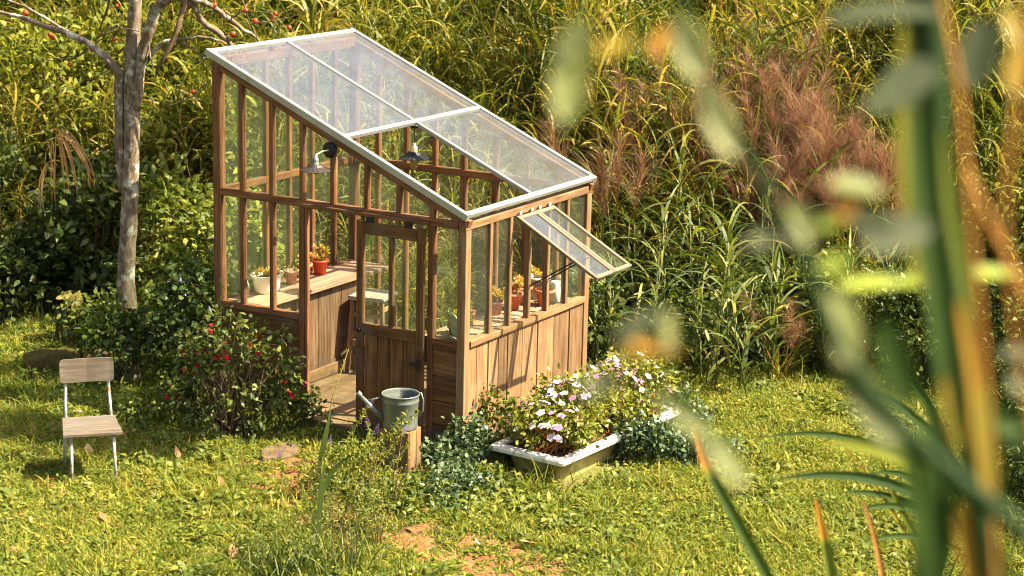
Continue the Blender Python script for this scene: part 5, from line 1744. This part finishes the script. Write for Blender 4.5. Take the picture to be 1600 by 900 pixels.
def leaf_tuft(n, R, H, Lr, Wr, tl=(2, 2)):
    bb = MB()
    a, r = RNG.uniform(0, 6.28, n), R * np.sqrt(RNG.random(n))
    pos = np.stack([r * np.cos(a), r * np.sin(a), RNG.random(n) ** 1.2 * H], 1)
    d = unit(n) * np.array([1, 1, .5]) + np.array([0, 0, .25])
    bb.leaves(pos, d, unit(n) * .6 + np.array([0, 0, 1.0]), RNG.uniform(*Lr, n), RNG.uniform(*Wr, n), np.clip(RNG.beta(*tl, n) + random.uniform(-.1, .1), 0, 1), .3, .1)
    return bb


def rots(n, tilt):
    return np.stack([RNG.normal(0, tilt, n), RNG.normal(0, tilt, n), RNG.uniform(0, 6.28, n)], 1)


# lawn
def st_xy(s, t):
    return s * .861 + t * .509, s * .509 - t * .861


n0 = 52000
s_ = RNG.uniform(-4.2, 5.2, n0)
t_ = RNG.uniform(-6.5, 6.0, n0)
x, y = st_xy(s_, t_)
lim = 3.5 - .27 * np.clip(t_, -9, 7)
keep = (s_ < lim + .3)
keep &= ~((x > -.06) & (x < D + .03) & (y > -.03) & (y < W + .03))
keep &= ~((np.abs(x - pc[0]) < .93) & (np.abs(y - pc[1] + .02) < .42))
bxy = np.array(brick_xy)
dmin = np.min(np.hypot(x[:, None] - bxy[:, 0], y[:, None] - bxy[:, 1]), axis=1)
bare = fbm(x * 1.7 + 5, y * 1.7)
onp = (dmin < .1)
keep &= ~(onp & (bare > -.3) & (RNG.random(n0) < .85))
keep &= ~((bare > .62) & (RNG.random(n0) < .7))
x, y = x[keep], y[keep]
lawnv = [lib(leaf_tuft(60, .12, .05, (.022, .05), (.008, .018)), 'lawn_leaf_tuft_%d' % k, 'lawn') for k in range(4)]
lawnv += [lib(grass_tuft(40, (.05, .13), (.004, .008), (.3, 1.0), (.3, 1.3), .07, (2, 2), 3), 'lawn_blade_tuft_%d' % k, 'lawn') for k in range(3)]
scatter('lawn_grass', 'short yellow green lawn of grass and small leaved weeds', 'grass', np.stack([x, y, ground_z(x, y)], 1), rots(len(x), .12), RNG.uniform(.55, 1.0, len(x)) * (1 + .5 * (RNG.random(len(x)) < .08)), lawnv)

lw = [lib(leaf_tuft(40, .11, .09, (.04, .075), (.018, .034)), 'lawn_weed_tuft_%d' % k, 'midleaf') for k in range(3)] + [lib(grass_tuft(30, (.1, .24), (.005, .010), (.2, .9), (.4, 1.4), .05, (2, 2), 4), 'lawn_long_tuft_%d' % k, 'lawn') for k in range(2)]
g_ = (RNG.random(len(x)) < .10) & (fbm(x * 2.3 + 9, y * 2.3) > -.1)
scatter('lawn_weeds', 'patches of darker broad leaved weeds and longer tufts in the lawn', 'weeds', np.stack([x[g_], y[g_], ground_z(x[g_], y[g_])], 1), rots(int(g_.sum()), .15), RNG.uniform(.6, 1.25, int(g_.sum())), lw)

# rough weeds at the margins of the lawn and the near bank
n0 = 5200
s_ = RNG.uniform(-14.5, -3.9, n0)
t_ = RNG.uniform(-6, 6.5, n0)
x, y = st_xy(s_, t_)
keep = np.hypot(x - CAM[0], y - CAM[1]) > 1.2
x, y = x[keep], y[keep]
scatter('near_bank_grass', 'short grass on the slope below the viewpoint', 'grass', np.stack([x, y, ground_z(x, y)], 1), rots(len(x), .1), RNG.uniform(.8, 1.5, len(x)), lawnv)

# tall grass of the hillside
gv = [lib(grass_tuft(60, (.5, 1.3), (.008, .022), (.05, .5), (.5, 2.3), .12, (2.0, 2.2), 7, 1 if k % 3 == 0 else 0), 'hill_grass_tuft_%d' % k, 'grass') for k in range(6)]
def reed_tuft(ns, Hr, nl, Lr, Wr):
    bb = MB()
    for _ in range(ns):
        b0 = np.array([random.gauss(0, .16), random.gauss(0, .16), 0])
        H = random.uniform(*Hr)
        ln = np.array([random.gauss(0, .14), random.gauss(0, .14), H])
        bb.tube([b0, b0 + ln * .5, b0 + ln], [.007, .006, .003], 4, tint=.55)
        f = np.linspace(.1, 1, nl)
        tb = random.uniform(-.18, .12)
        bb.blades(b0 + ln * f[:, None], np.arange(nl) * 2.7 + random.random() * 6, RNG.uniform(*Lr, nl), RNG.uniform(*Wr, nl), RNG.uniform(.2, .6, nl), RNG.uniform(.9, 2.1, nl),
                  np.clip(RNG.beta(2.2, 2.4, nl) + tb + (f < .35) * .25, 0, 1), 6, 1.2, .8)
    return bb


gv += [lib(reed_tuft(8, (.7, 1.35), 11, (.3, .6), (.011, .024)), 'hill_reed_tuft_%d' % k, 'grass') for k in range(5)]
gv += [lib(reed_tuft(7, (.9, 1.5), 10, (.3, .65), (.014, .028)), 'hill_tall_reed_tuft_%d' % k, 'grass') for k in range(3)]
gv += [lib(grass_tuft(40, (.5, 1.2), (.006, .014), (.1, .7), (.4, 1.6), .12, (7, 2), 5, 2), 'hill_dry_tuft_%d' % k, 'grass') for k in range(2)]
gv += [lib(reed_tuft(5, (.6, 1.2), 9, (.3, .6), (.022, .034)), 'hill_broad_reed_tuft_%d' % k, 'grass') for k in range(2)]
wv_ = [lib(leaf_tuft(150, .24, .55, (.06, .13), (.018, .04)), 'hill_weed_tuft_%d' % k, 'weed') for k in range(4)]
n0 = 15000
s_ = RNG.uniform(2.0, 15.5, n0) 
t_ = RNG.uniform(-10.5, 9.5, n0)
lim = 3.5 - .27 * np.clip(t_, -9, 7)
dn = np.where(s_ < lim + 6.5, 1.0, .45)
x, y = st_xy(s_, t_)
dens = fbm(x * .9, y * .9 + 2)
keep = (s_ > lim + .15) & (RNG.random(n0) < dn) & ~((x > -.1) & (x < D + .2) & (y > -.1) & (y < W + .2)) & (RNG.random(n0) < .62 + .45 * dens)
leftish = (t_ < -1.8)
isweed = np.where(leftish, RNG.random(n0) < .5, RNG.random(n0) < .2)
ns = np.clip((s_ - lim) / 1.2, .55, 1)
g_ = keep & ~isweed
scatter('hillside_grass', 'tall yellow green grass covering the bank behind the greenhouse', 'grass', np.stack([x[g_], y[g_], ground_z(x[g_], y[g_]) - .03], 1), rots(int(g_.sum()), .14), RNG.uniform(.7, 1.2, int(g_.sum())) * ns[g_] * np.clip(.95 + .4 * fbm(x * 1.7 + 1, y * 1.7)[g_], .55, 1.4), gv)
g_ = keep & isweed
scatter('hillside_weeds', 'leafy weeds growing between the grass on the bank', 'weeds', np.stack([x[g_], y[g_], ground_z(x[g_], y[g_]) - .03], 1), rots(int(g_.sum()), .14), RNG.uniform(.75, 1.3, int(g_.sum())) * ns[g_], wv_)
